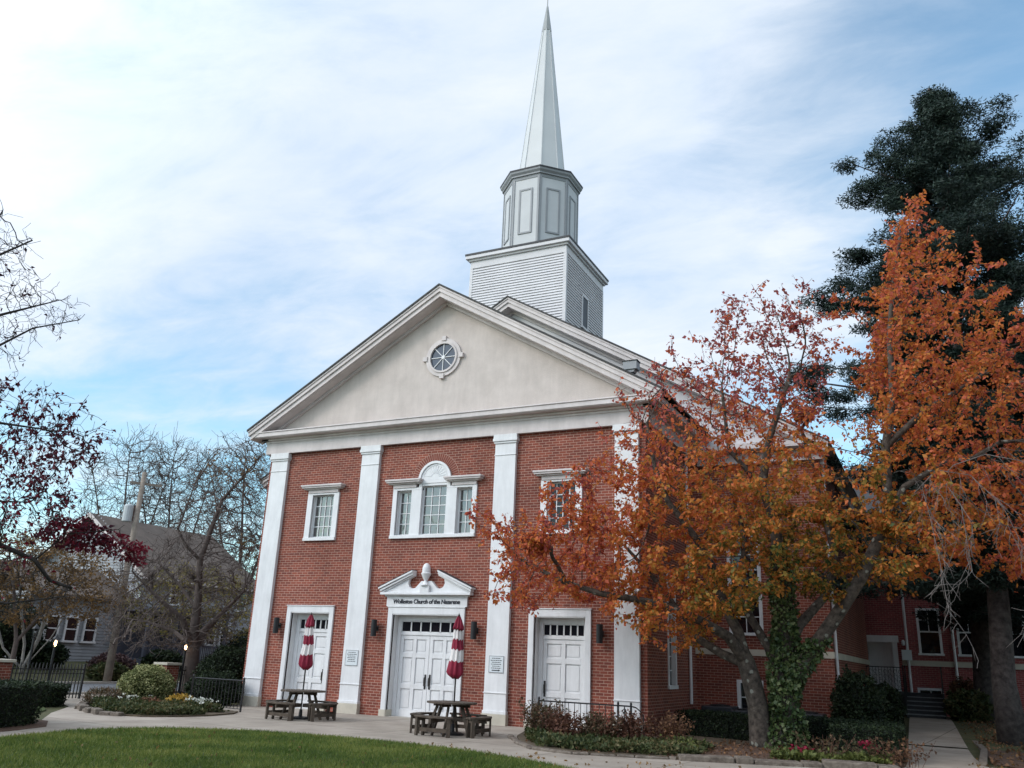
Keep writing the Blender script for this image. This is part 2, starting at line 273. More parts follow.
# ------------------------------------------------------------------ mesh helpers
def box_uv(me):
    n = len(me.polygons)
    if n == 0: return
    uvl = me.uv_layers.new(name='UVMap')
    co = np.empty(len(me.vertices) * 3, np.float32); me.vertices.foreach_get('co', co); co = co.reshape(-1, 3)
    nr = np.empty(n * 3, np.float32); me.polygons.foreach_get('normal', nr); nr = np.abs(nr.reshape(-1, 3))
    tot = np.empty(n, np.int32); me.polygons.foreach_get('loop_total', tot)
    vi = np.empty(len(me.loops), np.int32); me.loops.foreach_get('vertex_index', vi)
    ax = np.repeat(np.argmax(nr + np.array([0.001, 0.002, 0.0]), axis=1), tot)
    c = co[vi]
    uv = np.where((ax == 0)[:, None], c[:, [1, 2]], np.where((ax == 1)[:, None], c[:, [0, 2]], c[:, [0, 1]]))
    uvl.data.foreach_set('uv', uv.astype(np.float32).ravel())
class MB:
    def __init__(s): s.v = []; s.f = []
    def add(s, vs, fs):
        o = len(s.v); s.v += [tuple(map(float, q)) for q in vs]; s.f += [tuple(i + o for i in f) for f in fs]; return s
    def box(s, x0, x1, y0, y1, z0, z1):
        x0, x1 = sorted((x0, x1)); y0, y1 = sorted((y0, y1)); z0, z1 = sorted((z0, z1))
        return s.add([(x0, y0, z0), (x1, y0, z0), (x1, y1, z0), (x0, y1, z0), (x0, y0, z1), (x1, y0, z1), (x1, y1, z1), (x0, y1, z1)],
                     [(3, 2, 1, 0), (4, 5, 6, 7), (0, 1, 5, 4), (1, 2, 6, 5), (2, 3, 7, 6), (3, 0, 4, 7)])
    def prism(s, poly, y0, y1, ax='y'):
        """polygon of (a, b) extruded along ax: y -> (x, z), x -> (y, z), z -> (x, y)"""
        n = len(poly)
        mk = {'y': lambda p, t: (p[0], t, p[1]), 'x': lambda p, t: (t, p[0], p[1]), 'z': lambda p, t: (p[0], p[1], t)}[ax]
        area = sum(poly[i][0] * poly[(i + 1) % n][1] - poly[(i + 1) % n][0] * poly[i][1] for i in range(n))
        y0, y1 = sorted((y0, y1))
        if (area < 0) != (ax == 'y' and False): poly = poly[::-1]
        vs = [mk(p, y0) for p in poly] + [mk(p, y1) for p in poly]
        side = [(i, (i + 1) % n, n + (i + 1) % n, n + i) for i in range(n)]
        fs = [tuple(range(n - 1, -1, -1)), tuple(range(n, 2 * n))] + side
        if ax == 'y': fs = [f[::-1] for f in fs]
        return s.add(vs, fs)
    def bar(s, a, b, w, h, up=(0, 0, 1)):
        a = Vector(a); b = Vector(b); d = (b - a).normalized(); u = Vector(up)
        r = d.cross(u)
        if r.length < 1e-4: r = d.cross(Vector((1, 0, 0)))
        r.normalize(); u = r.cross(d).normalized()
        vs = []
        for p in (a, b):
            for i, j in ((-1, -1), (1, -1), (1, 1), (-1, 1)): vs.append(p + r * (i * w / 2) + u * (j * h / 2))
        return s.add(vs, [(0, 1, 2, 3), (7, 6, 5, 4), (0, 4, 5, 1), (1, 5, 6, 2), (2, 6, 7, 3), (3, 7, 4, 0)])
    def tube(s, pts, rs, n=6, cap=True):
        pts = [Vector(p) for p in pts]
        if isinstance(rs, (int, float)): rs = [rs] * len(pts)
        o = len(s.v); u = None; k = len(pts)
        for i, p in enumerate(pts):
            d = (pts[min(i + 1, k - 1)] - pts[max(i - 1, 0)])
            if d.length < 1e-9: d = Vector((0, 0, 1))
            d.normalize()
            if u is None: u = d.orthogonal().normalized()
            else:
                u = u - d * u.dot(d)
                u = u.normalized() if u.length > 1e-5 else d.orthogonal().normalized()
            v = d.cross(u)
            for j in range(n):
                a = 2 * math.pi * j / n
                q = p + (u * math.cos(a) + v * math.sin(a)) * rs[i]
                s.v.append((q.x, q.y, q.z))
        for i in range(k - 1):
            for j in range(n):
                a, b = o + i * n + j, o + i * n + (j + 1) % n
                s.f.append((a, b, b + n, a + n))
        if cap:
            s.f.append(tuple(o + j for j in range(n - 1, -1, -1))); s.f.append(tuple(o + (k - 1) * n + j for j in range(n)))
        return s
    def lathe(s, prof, c=(0, 0, 0), n=16, a0=0.0, closed=True):
        o = len(s.v)
        for r, z in prof:
            for j in range(n):
                a = a0 + 2 * math.pi * j / n
                s.v.append((c[0] + r * math.cos(a), c[1] + r * math.sin(a), c[2] + z))
        for i in range(len(prof) - 1):
            for j in range(n):
                a, b = o + i * n + j, o + i * n + (j + 1) % n
                s.f.append((a, b, b + n, a + n))
        if closed:
            s.f.append(tuple(o + j for j in range(n - 1, -1, -1))); s.f.append(tuple(o + (len(prof) - 1) * n + j for j in range(n)))
        return s
    def build(s, name, m, parent=None, smooth=False, bevel=0.0, off=(0, 0, 0)):
        me = bpy.data.meshes.new(name)
        v = np.array(s.v, np.float64) - np.array(off)
        me.from_pydata(v.tolist(), [], s.f); me.update()
        box_uv(me)
        me.materials.append(MATS[m])
        if smooth: me.polygons.foreach_set('use_smooth', [True] * len(me.polygons))
        o = bpy.data.objects.new(name, me); COL.objects.link(o)
        if parent: o.parent = parent
        if bevel:
            b = o.modifiers.new('bevel', 'BEVEL'); b.width = bevel; b.segments = 2; b.limit_method = 'ANGLE'; b.angle_limit = rad(40)
        return o
def tag(o, label=None, cat=None, group=None, kind=None):
    if label: o['label'] = label
    if cat: o['category'] = cat
    if group: o['group'] = group
    if kind: o['kind'] = kind
    return o
def thing(name, label, cat, loc=(0, 0, 0), rz=0, group=None):
    o = bpy.data.objects.new(name, None); COL.objects.link(o); o.location = loc; o.rotation_euler = (0, 0, rz); o.empty_display_size = 0.1
    return tag(o, label, cat, group)
def kids(o): return [c for c in bpy.data.objects if c.parent == o]
def dup(root, loc, rz=0, label=None, group=None, scale=None):
    def cp(o, par):
        c = o.copy(); COL.objects.link(c); c.parent = par
        for k in kids(o): cp(k, c)
        return c
    src = kids(root)
    r = root.copy(); COL.objects.link(r); r.location = loc; r.rotation_euler = (0, 0, rz)
    for k in src: cp(k, r)
    if scale: r.scale = (scale,) * 3
    if label: r['label'] = label
    if group: r['group'] = group
    return r
# ------------------------------------------------------------------ foliage helpers
def leaves(name, P, size, m, parent=None, rng=None, aspect=0.6, fold=0.25, droop=0.0, hue=None, up=0.0, vary=0.4):
    """one small folded kite-shaped leaf per point, as one mesh"""
    rng = rng or np.random.default_rng(1)
    P = np.asarray(P, np.float64); n = len(P)
    d = rng.normal(size=(n, 3)); d[:, 2] = d[:, 2] * 0.7 - droop + up
    d /= np.linalg.norm(d, axis=1)[:, None]
    t = rng.normal(size=(n, 3)); s = np.cross(d, t); s /= np.linalg.norm(s, axis=1)[:, None] + 1e-9
    nn_ = np.cross(s, d)
    L = size * (1 - vary + 2 * vary * rng.random(n))[:, None]
    V = np.empty((n, 4, 3))
    V[:, 0] = P; V[:, 1] = P + d * L * 0.45 + s * L * aspect / 2 + nn_ * L * fold; V[:, 2] = P + d * L; V[:, 3] = P + d * L * 0.45 - s * L * aspect / 2 + nn_ * L * fold
    me = bpy.data.meshes.new(name)
    me.vertices.add(4 * n); me.vertices.foreach_set('co', V.astype(np.float32).ravel())
    me.loops.add(4 * n); me.loops.foreach_set('vertex_index', np.arange(4 * n, dtype=np.int32))
    me.polygons.add(n); me.polygons.foreach_set('loop_start', np.arange(0, 4 * n, 4, dtype=np.int32)); 
    me.update(calc_edges=True)
    if hue is not None:
        at = me.attributes.new('hue', 'FLOAT', 'POINT'); at.data.foreach_set('value', np.repeat(np.asarray(hue, np.float32), 4))
    me.materials.append(MATS[m])
    o = bpy.data.objects.new(name, me); COL.objects.link(o)
    if parent: o.parent = parent
    return o
def in_poly(x, y, poly):
    inside = np.zeros(len(x), bool); n = len(poly)
    for i in range(n):
        x1, y1 = poly[i]; x2, y2 = poly[(i + 1) % n]
        if y1 == y2: continue
        c = ((y1 > y) != (y2 > y)) & (x < (x2 - x1) * (y - y1) / (y2 - y1) + x1)
        inside ^= c
    return inside
def grow(skel, A, step=0.35, infl=2.5, kill=0.6, iters=90, rng=None, tropism=(0, 0, 0), jitter=0.15):
    """space colonisation from a starting skeleton [(pos, parent)] towards the attractor points A"""
    rng = rng or np.random.default_rng(2)
    P = [np.array(p, float) for p, _ in skel]; par = [q for _, q in skel]
    A = np.asarray(A, float); tp = np.array(tropism, float)
    near = np.full(len(A), -1); nd = np.full(len(A), 1e9)
    def upd(idx):
        B = np.array([P[i] for i in idx])
        for s in range(0, len(B), 400):
            D = np.linalg.norm(A[:, None, :] - B[None, s:s + 400, :], axis=2); j = D.argmin(1); dm = D[np.arange(len(A)), j]
            better = dm < nd; nd[better] = dm[better]; near[better] = np.array(idx)[j[better] + s]
    upd(list(range(len(P))))
    for it in range(iters):
        act = (nd < infl) & (nd > kill)
        if not act.any():
            far = nd >= infl
            if far.any() and it < iters // 2: infl *= 1.3; continue
            break
        new = []
        an = near[act]; ap = A[act]
        for i in np.unique(an):
            q = ap[an == i] - P[i]; q /= np.linalg.norm(q, axis=1)[:, None]
            d = q.sum(0); L = np.linalg.norm(d)
            d = d / L if L > 1e-6 else rng.normal(size=3)
            d = d + tp + rng.normal(size=3) * jitter; d /= np.linalg.norm(d)
            P.append(P[i] + d * step); par.append(int(i)); new.append(len(P) - 1)
        upd(new)
        keep = nd > kill
        A = A[keep]; nd = nd[keep]; near = near[keep]
        if len(A) == 0: break
    return P, par
FR = {}
def limbs_skeleton(limbs, step=0.3):
    """limbs: list of polylines; each after the first starts at the nearest existing node"""
    P, par = [], []; FR.clear()
    for li, L in enumerate(limbs):
        ra = rb = None
        if isinstance(L, tuple): L, ra, rb = L; i0 = max(0, len(P))
        L = [np.array(p, float) for p in L]
        if li == 0: P.append(L[0]); par.append(-1); cur = 0
        else:
            cur = int(np.argmin([np.linalg.norm(q - L[0]) for q in P]))
        for a, b in zip(L[:-1], L[1:]):
            n = max(1, int(round(np.linalg.norm(b - a) / step)))
            for k in range(1, n + 1):
                q = a + (b - a) * k / n; P.append(q); par.append(cur); cur = len(P) - 1
        if ra:
            m = len(P) - i0
            for k in range(m): FR[i0 + k] = ra + (rb - ra) * (k / max(1, m - 1)) ** 0.8
    return list(zip(P, par))
def radii(par, tip=0.006, ex=2.3, forced=None):
    n = len(par); acc = np.zeros(n); kidc = [0] * n
    for p in par:
        if p >= 0: kidc[p] += 1
    r = np.zeros(n)
    for i in range(n - 1, -1, -1):
        r[i] = tip if kidc[i] == 0 else max(tip, acc[i] ** (1 / ex))
        if forced and i in forced: r[i] = max(r[i], forced[i])
        if par[i] >= 0: acc[par[i]] += r[i] ** ex
    return r
def tree_mesh(name, P, par, r, m, parent=None, rmin=0.0, rng=None):
    n = len(P); ch = [[] for _ in range(n)]
    for i, p in enumerate(par):
        if p >= 0: ch[p].append(i)
    mb = MB(); stack = [(0, None)]
    while stack:
        i, pre = stack.pop()
        pts, rs = ([P[pre], P[i]], [min(r[pre], r[i] * 1.25), r[i]]) if pre is not None else ([P[i]], [r[i]])
        cur = i
        while ch[cur]:
            c = sorted(ch[cur], key=lambda k: -r[k])
            for o in c[1:]: stack.append((o, cur))
            cur = c[0]; pts.append(P[cur]); rs.append(r[cur])
        if len(pts) > 1 and max(rs) >= rmin:
            R = max(rs); mb.tube(pts, rs, 10 if R > 0.12 else 6 if R > 0.03 else 4 if R > 0.012 else 3, cap=True)
    return mb.build(name, m, parent, smooth=True)
def twigs(P, par, r, tipmax, count, length, rng, spread=0.8, tropism=(0, 0, 0), sub=2):
    """short side shoots on the thin branches; returns extended node lists"""
    P = list(P); par = list(par); r = list(r)
    idx = [i for i in range(len(P)) if r[i] <= tipmax and par[i] >= 0]
    rng.shuffle(idx)
    for i in idx[:count]:
        d = P[i] - P[par[i]]; d = d / (np.linalg.norm(d) + 1e-9)
        q = d + rng.normal(size=3) * spread + np.array(tropism); q /= np.linalg.norm(q)
        L = length * (0.5 + rng.random()); cur = i
        for k in range(sub):
            q = q + rng.normal(size=3) * 0.2 + np.array(tropism) * 0.5; q /= np.linalg.norm(q)
            P.append(P[cur] + q * L / sub); par.append(cur); r.append(min(r[i], 0.004)); cur = len(P) - 1
    return P, par, r
# ------------------------------------------------------------------ ground, pavements, street
def sstep(a, b, x):
    t = min(1, max(0, (x - a) / (b - a))); return t * t * (3 - 2 * t)
def gh(x, y):
    return 0.30 * sstep(2.0, 14.0, y) * sstep(6.0, 10.0, x) + 0.75 * sstep(-21.4, -26.0, x) * 1.0
def sheet(name, xs, ys, m, dz=0.0, inside=None, parent=None):
    mb = MB(); nx, ny = len(xs), len(ys)
    mb.v = [(x, y, gh(x, y) + dz) for y in ys for x in xs]
    for j in range(ny - 1):
        for i in range(nx - 1):
            mb.f.append((j * nx + i, j * nx + i + 1, (j + 1) * nx + i + 1, (j + 1) * nx + i))
    return mb.build(name, m, parent)
xs = [-700, -300, -120, -60, -40] + [-34 + i * 0.8 for i in range(20)] + [-17, -14, -10, -5, 0, 4] + [6 + i * 0.5 for i in range(10)] + [12, 16, 24, 40, 80, 200, 700]
ys = [-300, -100, -50, -30, -20, -10, -5, 0] + [1 + i for i in range(15)] + [17, 20, 26, 34, 50, 80, 150, 400, 900]
tag(sheet('ground', xs, ys, 'ground_grass'), kind='structure')
def poly_sheet(name, poly, z, m, thick=0.0):
    mb = MB()
    if thick: mb.prism(poly, z - thick, z, 'z')
    else: mb.add([(x, y, z) for x, y in poly], [tuple(range(len(poly)))])
    return tag(mb.build(name, m), kind='structure')
poly_sheet('street', [(-19.6, -120), (-13.0, -120), (-13.0, 160), (-19.6, 160)], 0.006, 'asphalt')
poly_sheet('sidewalk', [(-12.85, -120), (-11.3, -120), (-11.3, 160), (-12.85, 160)], 0.03, 'concrete', 0.12)
poly_sheet('far_sidewalk', [(-21.3, -120), (-19.75, -120), (-19.75, 160), (-21.3, 160)], 0.03, 'concrete', 0.12)
tag(MB().box(-13.0, -12.85, -120, 160, -0.1, 0.09).box(-19.75, -19.6, -120, 160, -0.1, 0.09).build('kerb', 'granite'), kind='structure')
front_walk = [(-2.2, -12.2), (-2.66, -10.58), (-4.37, -8.51), (-6.2, -6.9), (-7.9, -5.1), (-9.5, -4.2), (-11.3, -4.1), (-11.3, -1.0), (-9.6, -1.0), (-7.0, -0.9), (-6.6, 0.15), (6.6, 0.15),
              (6.9, -3.2), (9.4, -3.4), (11.2, -2.6), (12.55, -2.1), (12.5, 0.5), (12.35, 4.0), (13.72, 4.0), (13.8, 1.5), (13.95, -0.73), (15.5, -1.8), (20, -3.2), (40, -4), (40, -30), (-2, -30), (-1.0, -16)]
poly_sheet('concrete_walk', front_walk, 0.024, 'concrete', 0.1)
pm = MB(); py0 = 4.0; k = 18
for i in range(k + 1):
    y = 4.0 + (15.4 - 4.0) * i / k; t = i / k
    a, b = 12.35 - 0.35 * t, 13.72 - 0.40 * t
    for x in (a, b): pm.v.append((x, y, gh(x, y) + 0.03))
for i in range(k): pm.f.append((2 * i, 2 * i + 1, 2 * i + 3, 2 * i + 2))
tag(pm.build('path', 'concrete'), kind='structure')
LAWN = [(-1.2, -13), (-1.55, -11.5), (-1.78, -10.39), (-2.03, -9.34), (-1.76, -8.37), (-1.4, -7.75), (-0.88, -7.32), (0.0, -6.8), (1.13, -6.5), (2.4, -6.35), (3.55, -6.39), (4.6, -6.5), (5.55, -6.75), (6.5, -7.1), (7.28, -7.47), (8.3, -8.1), (9.2, -9.0), (9.7, -11), (9.5, -15), (8, -28), (1, -28), (0.0, -18), (-0.6, -15)]
poly_sheet('lawn', LAWN, 0.04, 'lawn_base', 0.06)
G = np.random.default_rng(11)
def scatter(poly, n, rng=G):
    xs_, ys_ = zip(*poly); P = []
    q = np.column_stack([rng.uniform(min(xs_), max(xs_), n * 3), rng.uniform(min(ys_), max(ys_), n * 3)])
    q = q[in_poly(q[:, 0], q[:, 1], poly)][:n]
    return q
def blades(name, xy, z, h, wd, m, label):
    n = len(xy); V = np.empty((n, 3, 3)); a = G.uniform(0, 6.283, n); hh = h * G.uniform(0.5, 1.3, n)
    dx, dy = np.cos(a) * wd, np.sin(a) * wd; ln = G.normal(size=(n, 2)) * h * 0.45
    V[:, 0] = np.column_stack([xy[:, 0] - dx, xy[:, 1] - dy, np.full(n, z)]); V[:, 1] = np.column_stack([xy[:, 0] + dx, xy[:, 1] + dy, np.full(n, z)])
    V[:, 2] = np.column_stack([xy[:, 0] + ln[:, 0], xy[:, 1] + ln[:, 1], z + hh])
    me = bpy.data.meshes.new(name); me.vertices.add(3 * n); me.vertices.foreach_set('co', V.astype(np.float32).ravel())
    me.loops.add(3 * n); me.loops.foreach_set('vertex_index', np.arange(3 * n, dtype=np.int32)); me.polygons.add(n); me.polygons.foreach_set('loop_start', np.arange(0, 3 * n, 3, dtype=np.int32))
    me.update(calc_edges=True); me.materials.append(MATS[m]); o = bpy.data.objects.new(name, me); COL.objects.link(o)
    return tag(o, label, 'grass', kind='stuff')
near = [(-1.0, -14.6)] + [p for p in LAWN if p[1] > -14.5] + [(9.5, -14.6)]
blades('grass', scatter(near, 125000), 0.04, 0.055, 0.006, 'grass_blade', 'short mown green lawn in front of the concrete walk')

# ------------------------------------------------------------------ the church
ch = thing('church', 'red brick church with white pilasters, broad pediment and tall white steeple', 'church', (0, 0, 0))
ZB, ZF = 8.05, 8.55           # underside and top of the frieze
def wall_with_holes(name, x0, x1, z0, z1, holes, y, depth, m, parent):
    """wall face at y made of rectangles round the openings (x0,x1,z0,z1); reveals run back by depth"""
    X = sorted({x0, x1, *[h[0] for h in holes], *[h[1] for h in holes]}); Z = sorted({z0, z1, *[h[2] for h in holes], *[h[3] for h in holes]})
    mb = MB(); vid = {}
    def V(x, z):
        if (x, z) not in vid: vid[(x, z)] = len(mb.v); mb.v.append((x, y, z))
        return vid[(x, z)]
    for i in range(len(X) - 1):
        for j in range(len(Z) - 1):
            cx, cz = (X[i] + X[i + 1]) / 2, (Z[j] + Z[j + 1]) / 2
            if any(h[0] < cx < h[1] and h[2] < cz < h[3] for h in holes): continue
            mb.f.append((V(X[i], Z[j]), V(X[i + 1], Z[j]), V(X[i + 1], Z[j + 1]), V(X[i], Z[j + 1])))
    for h in holes:
        a, b, c, d = h; o = len(mb.v)
        mb.v += [(a, y, c), (b, y, c), (b, y, d), (a, y, d), (a, y + depth, c), (b, y + depth, c), (b, y + depth, d), (a, y + depth, d)]
        mb.f += [(o, o + 1, o + 5, o + 4), (o + 1, o + 2, o + 6, o + 5), (o + 2, o + 3, o + 7, o + 6), (o + 3, o, o + 4, o + 7)]
    return mb.build(name, m, parent)
SIDE_X = 4.22
holes = [(-1.14, 1.14, -0.05, 2.86), (-SIDE_X - 0.75, -SIDE_X + 0.75, -0.05, 2.86), (SIDE_X - 0.75, SIDE_X + 0.75, -0.05, 2.86),
         (-4.62, -3.76, 5.18, 6.60), (3.76, 4.62, 5.18, 6.60), (-1.33, 1.33, 5.17, 6.70)]
wall_with_holes('front_wall', -6.65, 6.65, -0.1, ZB + 0.1, holes, 0.0, 0.32, 'red_brick', ch)
# side walls of the front block and the broad main body behind it
HB = 10.6; YB = 4.8; YE = 34.0
def side_wall(mb, x, y0, y1, z0, z1, hs):
    Y = sorted({y0, y1, *[h[0] for h in hs], *[h[1] for h in hs]}); Z = sorted({z0, z1, *[h[2] for h in hs], *[h[3] for h in hs]})
    for i in range(len(Y) - 1):
        for j in range(len(Z) - 1):
            cy, cz = (Y[i] + Y[i + 1]) / 2, (Z[j] + Z[j + 1]) / 2
            if any(h[0] < cy < h[1] and h[2] < cz < h[3] for h in hs): continue
            mb.add([(x, Y[i], Z[j]), (x, Y[i + 1], Z[j]), (x, Y[i + 1], Z[j + 1]), (x, Y[i], Z[j + 1])], [(0, 1, 2, 3) if x > 0 else (3, 2, 1, 0)])
    for a, b, c, d in hs:
        dx = -0.25 if x > 0 else 0.25
        mb.add([(x, a, c), (x, b, c), (x, b, d), (x, a, d), (x + dx, a, c), (x + dx, b, c), (x + dx, b, d), (x + dx, a, d)], [(0, 4, 5, 1), (1, 5, 6, 2), (2, 6, 7, 3), (3, 7, 4, 0)])
SWIN = (1.82, 2.62, 1.22, 4.3)
for sx in (1, -1):
    sw = MB(); side_wall(sw, sx * 6.65, 0, YB, -0.1, ZB + 0.1, [SWIN]); sw.build('side_wall', 'red_brick', ch)
BW = (7.86, 8.62, 0.55, 1.42)
wall_with_holes('rear_wall', 6.65, HB, -0.1, ZB + 0.05, [BW, (7.7, 8.7, 2.75, 5.6)], YB, 0.25, 'red_brick', ch)
wb = MB(); wb.box(-HB, -6.651, YB, YB + 0.3, -0.1, ZB + 0.05)
wb.add([(HB, YB, -0.1), (HB, YE, -0.1), (HB, YE, ZB + 0.05), (HB, YB, ZB + 0.05)], [(0, 1, 2, 3)])
wb.add([(-HB, YB, -0.1), (-HB, YE, -0.1), (-HB, YE, ZB + 0.05), (-HB, YB, ZB + 0.05)], [(3, 2, 1, 0)])
wb.add([(-HB, YE, -0.1), (HB, YE, -0.1), (HB, YE, ZB + 0.05), (0, YE, 14.3), (-HB, YE, ZB + 0.05)], [(4, 3, 2, 1, 0)])
wb.build('body_wall', 'red_brick', ch)
MB().box(6.66, HB + 0.03, YB - 0.03, YB - 0.002, 2.10, 2.28).box(HB + 0.002, HB + 0.03, YB - 0.002, YE, 2.10, 2.28).build('stone_band', 'stone_trim', ch)
# frieze and cornice round the front block
fr = MB()
fr.box(-6.60, 6.60, -0.14, -0.002, ZB, 8.42).box(-6.62, 6.62, -0.17, -0.003, 8.42, 8.49).box(-6.5, 6.5, -0.155, -0.1405, 8.04, 8.10)
for s in (-1, 1):
    fr.box(s * 6.60, s * 6.79, -0.14, YB - 0.35, ZB, 8.42); fr.box(s * 6.6, s * 6.82, -0.17, YB - 0.35, 8.42, 8.49)
fr.build('frieze', 'trim_paint', ch)
co = MB()
co.box(-7.16, 7.16, -0.47, 0.0, 8.56, 8.60)                      # soffit board
co.box(-7.20, 7.20, -0.50, -0.43, 8.58, 8.72).box(-7.23, 7.23, -0.53, -0.40, 8.72, 8.755).box(-7.18, 7.18, -0.44, 0.0, 8.755, 8.79)
for s in (-1, 1):
    co.box(s * 6.7, s * 7.16, 0, YB - 0.3, 8.56, 8.60); co.box(s * 7.13, s * 7.20, -0.43, YB - 0.3, 8.58, 8.74); co.box(s * 6.65, s * 6.95, -0.25, YB - 0.3, 8.49, 8.56)
co.box(-6.95, 6.95, -0.25, 0, 8.49, 8.56)
co.build('cornice', 'trim_paint', ch, bevel=0.008)
def gable(y0, yw, apex, half, slope, wallhalf, base, tymp_m, par, side_tag):
    """tympanum in the wall plane yw, raking cornice out to y0"""
    t = MB(); zt = apex - 0.42
    t.prism([(-wallhalf, base), (wallhalf, base), (wallhalf, zt - slope * wallhalf), (0, zt), (-wallhalf, zt - slope * wallhalf)], yw, yw + 0.25)
    t.build('tympanum', tymp_m, par)
    rk = MB()
    def band(ya, yb, up, dn, hf):
        for s in (-1, 1):
            rk.prism([(0, apex - up), (s * hf, apex - up - slope * hf), (s * hf, apex - dn - slope * hf), (0, apex - dn)], ya, yb)
    e = 0.0
    band(y0 + 0.03, y0 + 0.12, 0.07, 0.24, half - 0.02)            # crown
    band(y0 + 0.00, y0 + 0.05, 0.05, 0.11, half)
    band(y0 + 0.08, y0 + 0.15, 0.24, 0.40, half - 0.08)            # fascia
    band(y0 + 0.15, yw, 0.385, 0.415, half - 0.10)                 # soffit
    band(yw - 0.10, yw - 0.002, 0.415, 0.52, half - 0.2)
    rk.build('raking_cornice', 'trim_paint', par)
SL = 0.585
gable(-0.60, 0.0, 13.13, 7.31, SL, 6.9, 8.60, 'stucco', ch, 'front')
rf = MB()
def roof(mb, apex, half, y0, y1, th=0.06):
    for s in (-1, 1): mb.prism([(0, apex), (s * half, apex - SL * half), (s * half, apex - th - SL * half), (0, apex - th)], y0, y1)
roof(rf, 13.145, 7.34, -0.63, YB + 0.1)
rf.build('front_roof', 'roof_shingle', ch)
gable(4.22, YB + 0.02, 14.72, 10.95, SL, HB, 8.30, 'siding', ch, 'rear')
rf = MB(); roof(rf, 14.735, 10.98, 4.19, YE + 0.4); rf.build('main_roof', 'roof_shingle', ch)
for s in (-1, 1):
    rc = MB(); d = -0.2
    rc.box(s * 6.9, s * (HB + 0.1), YB - 0.14, YB - 0.002, ZB - 0.2, 8.36 + d); rc.box(s * 6.84, s * (HB + 0.27), 4.36, YB, 8.40 + d, 8.44 + d); rc.box(s * 6.86, s * (HB + 0.35), 4.30, 4.38, 8.42 + d, 8.60 + d)
    rc.box(s * 6.84, s * (HB + 0.27), 4.38, YB, 8.58 + d, 8.62 + d)
    rc.box(s * (HB + 0.29), s * (HB + 0.35), 4.38, YE, 8.42 + d, 8.60 + d); rc.box(s * HB, s * (HB + 0.3), YB, YE, 8.40 + d, 8.44 + d); rc.box(s * (HB + 0.002), s * (HB + 0.1), YB, YE, ZB - 0.2, 8.40 + d)
    rc.build('rear_cornice', 'trim_paint', ch)
# pilasters
def pilaster(xc, name='pilaster'):
    a, b = xc - 0.34, xc + 0.34
    p = MB().box(a, b, -0.12, -0.002, 0.38, 7.78).build(name, 'white_paint', ch, bevel=0.006)
    tag(MB().box(a - 0.035, b + 0.035, -0.17, -0.003, 0, 0.30).build('plinth', 'stone_trim', p, bevel=0.01))
    MB().box(a - 0.02, b + 0.02, -0.15, -0.0035, 0.30, 0.38).build('base_moulding', 'white_paint', p, bevel=0.01); MB().box(a - 0.02, b + 0.02, -0.145, -0.0035, 0.82, 0.85).build('chair_moulding', 'white_paint', p, bevel=0.01)
    MB().box(a - 0.015, b + 0.015, -0.14, -0.0035, 7.42, 7.45).box(a - 0.03, b + 0.03, -0.155, -0.0035, 7.78, 7.84).box(a - 0.06, b + 0.06, -0.19, -0.0035, 7.84, 7.93).box(a - 0.045, b + 0.045, -0.175, -0.0035, 7.93, ZB).build('capital', 'white_paint', p, bevel=0.008)
for xc in (-6.14, -2.41, 2.41, 6.14): pilaster(xc)
# doors
def panel_leaf(mb, x0, x1, z0, z1, y, cols, rows):
    """door leaf with sunk panels: stiles, rails and slabs set back"""
    w_ = x1 - x0; st = 0.11
    mb.box(x0, x1, y + 0.034, y + 0.06, z0, z1)
    xc = [x0 + st + (w_ - st) * i / cols for i in range(cols + 1)]
    for i in range(cols + 1): mb.box(xc[i] - st, xc[i], y, y + 0.034, z0, z1)
    zr = [z0 + 0.12] + rows + [z1]
    for i in range(cols):
        a, b = xc[i], xc[i + 1] - st
        mb.box(a, b, y, y + 0.034, z0, z0 + 0.2)
        for q in rows: mb.box(a, b, y, y + 0.034, q - 0.07, q + 0.07)
        mb.box(a, b, y, y + 0.034, z1 - 0.12, z1)
        zs = [z0 + 0.2] + [q for r in rows for q in (r - 0.07, r + 0.07)] + [z1 - 0.12]
        for k in range(0, len(zs), 2): mb.box(a + 0.04, b - 0.04, y + 0.020, y + 0.034, zs[k] + 0.05, zs[k + 1] - 0.05)
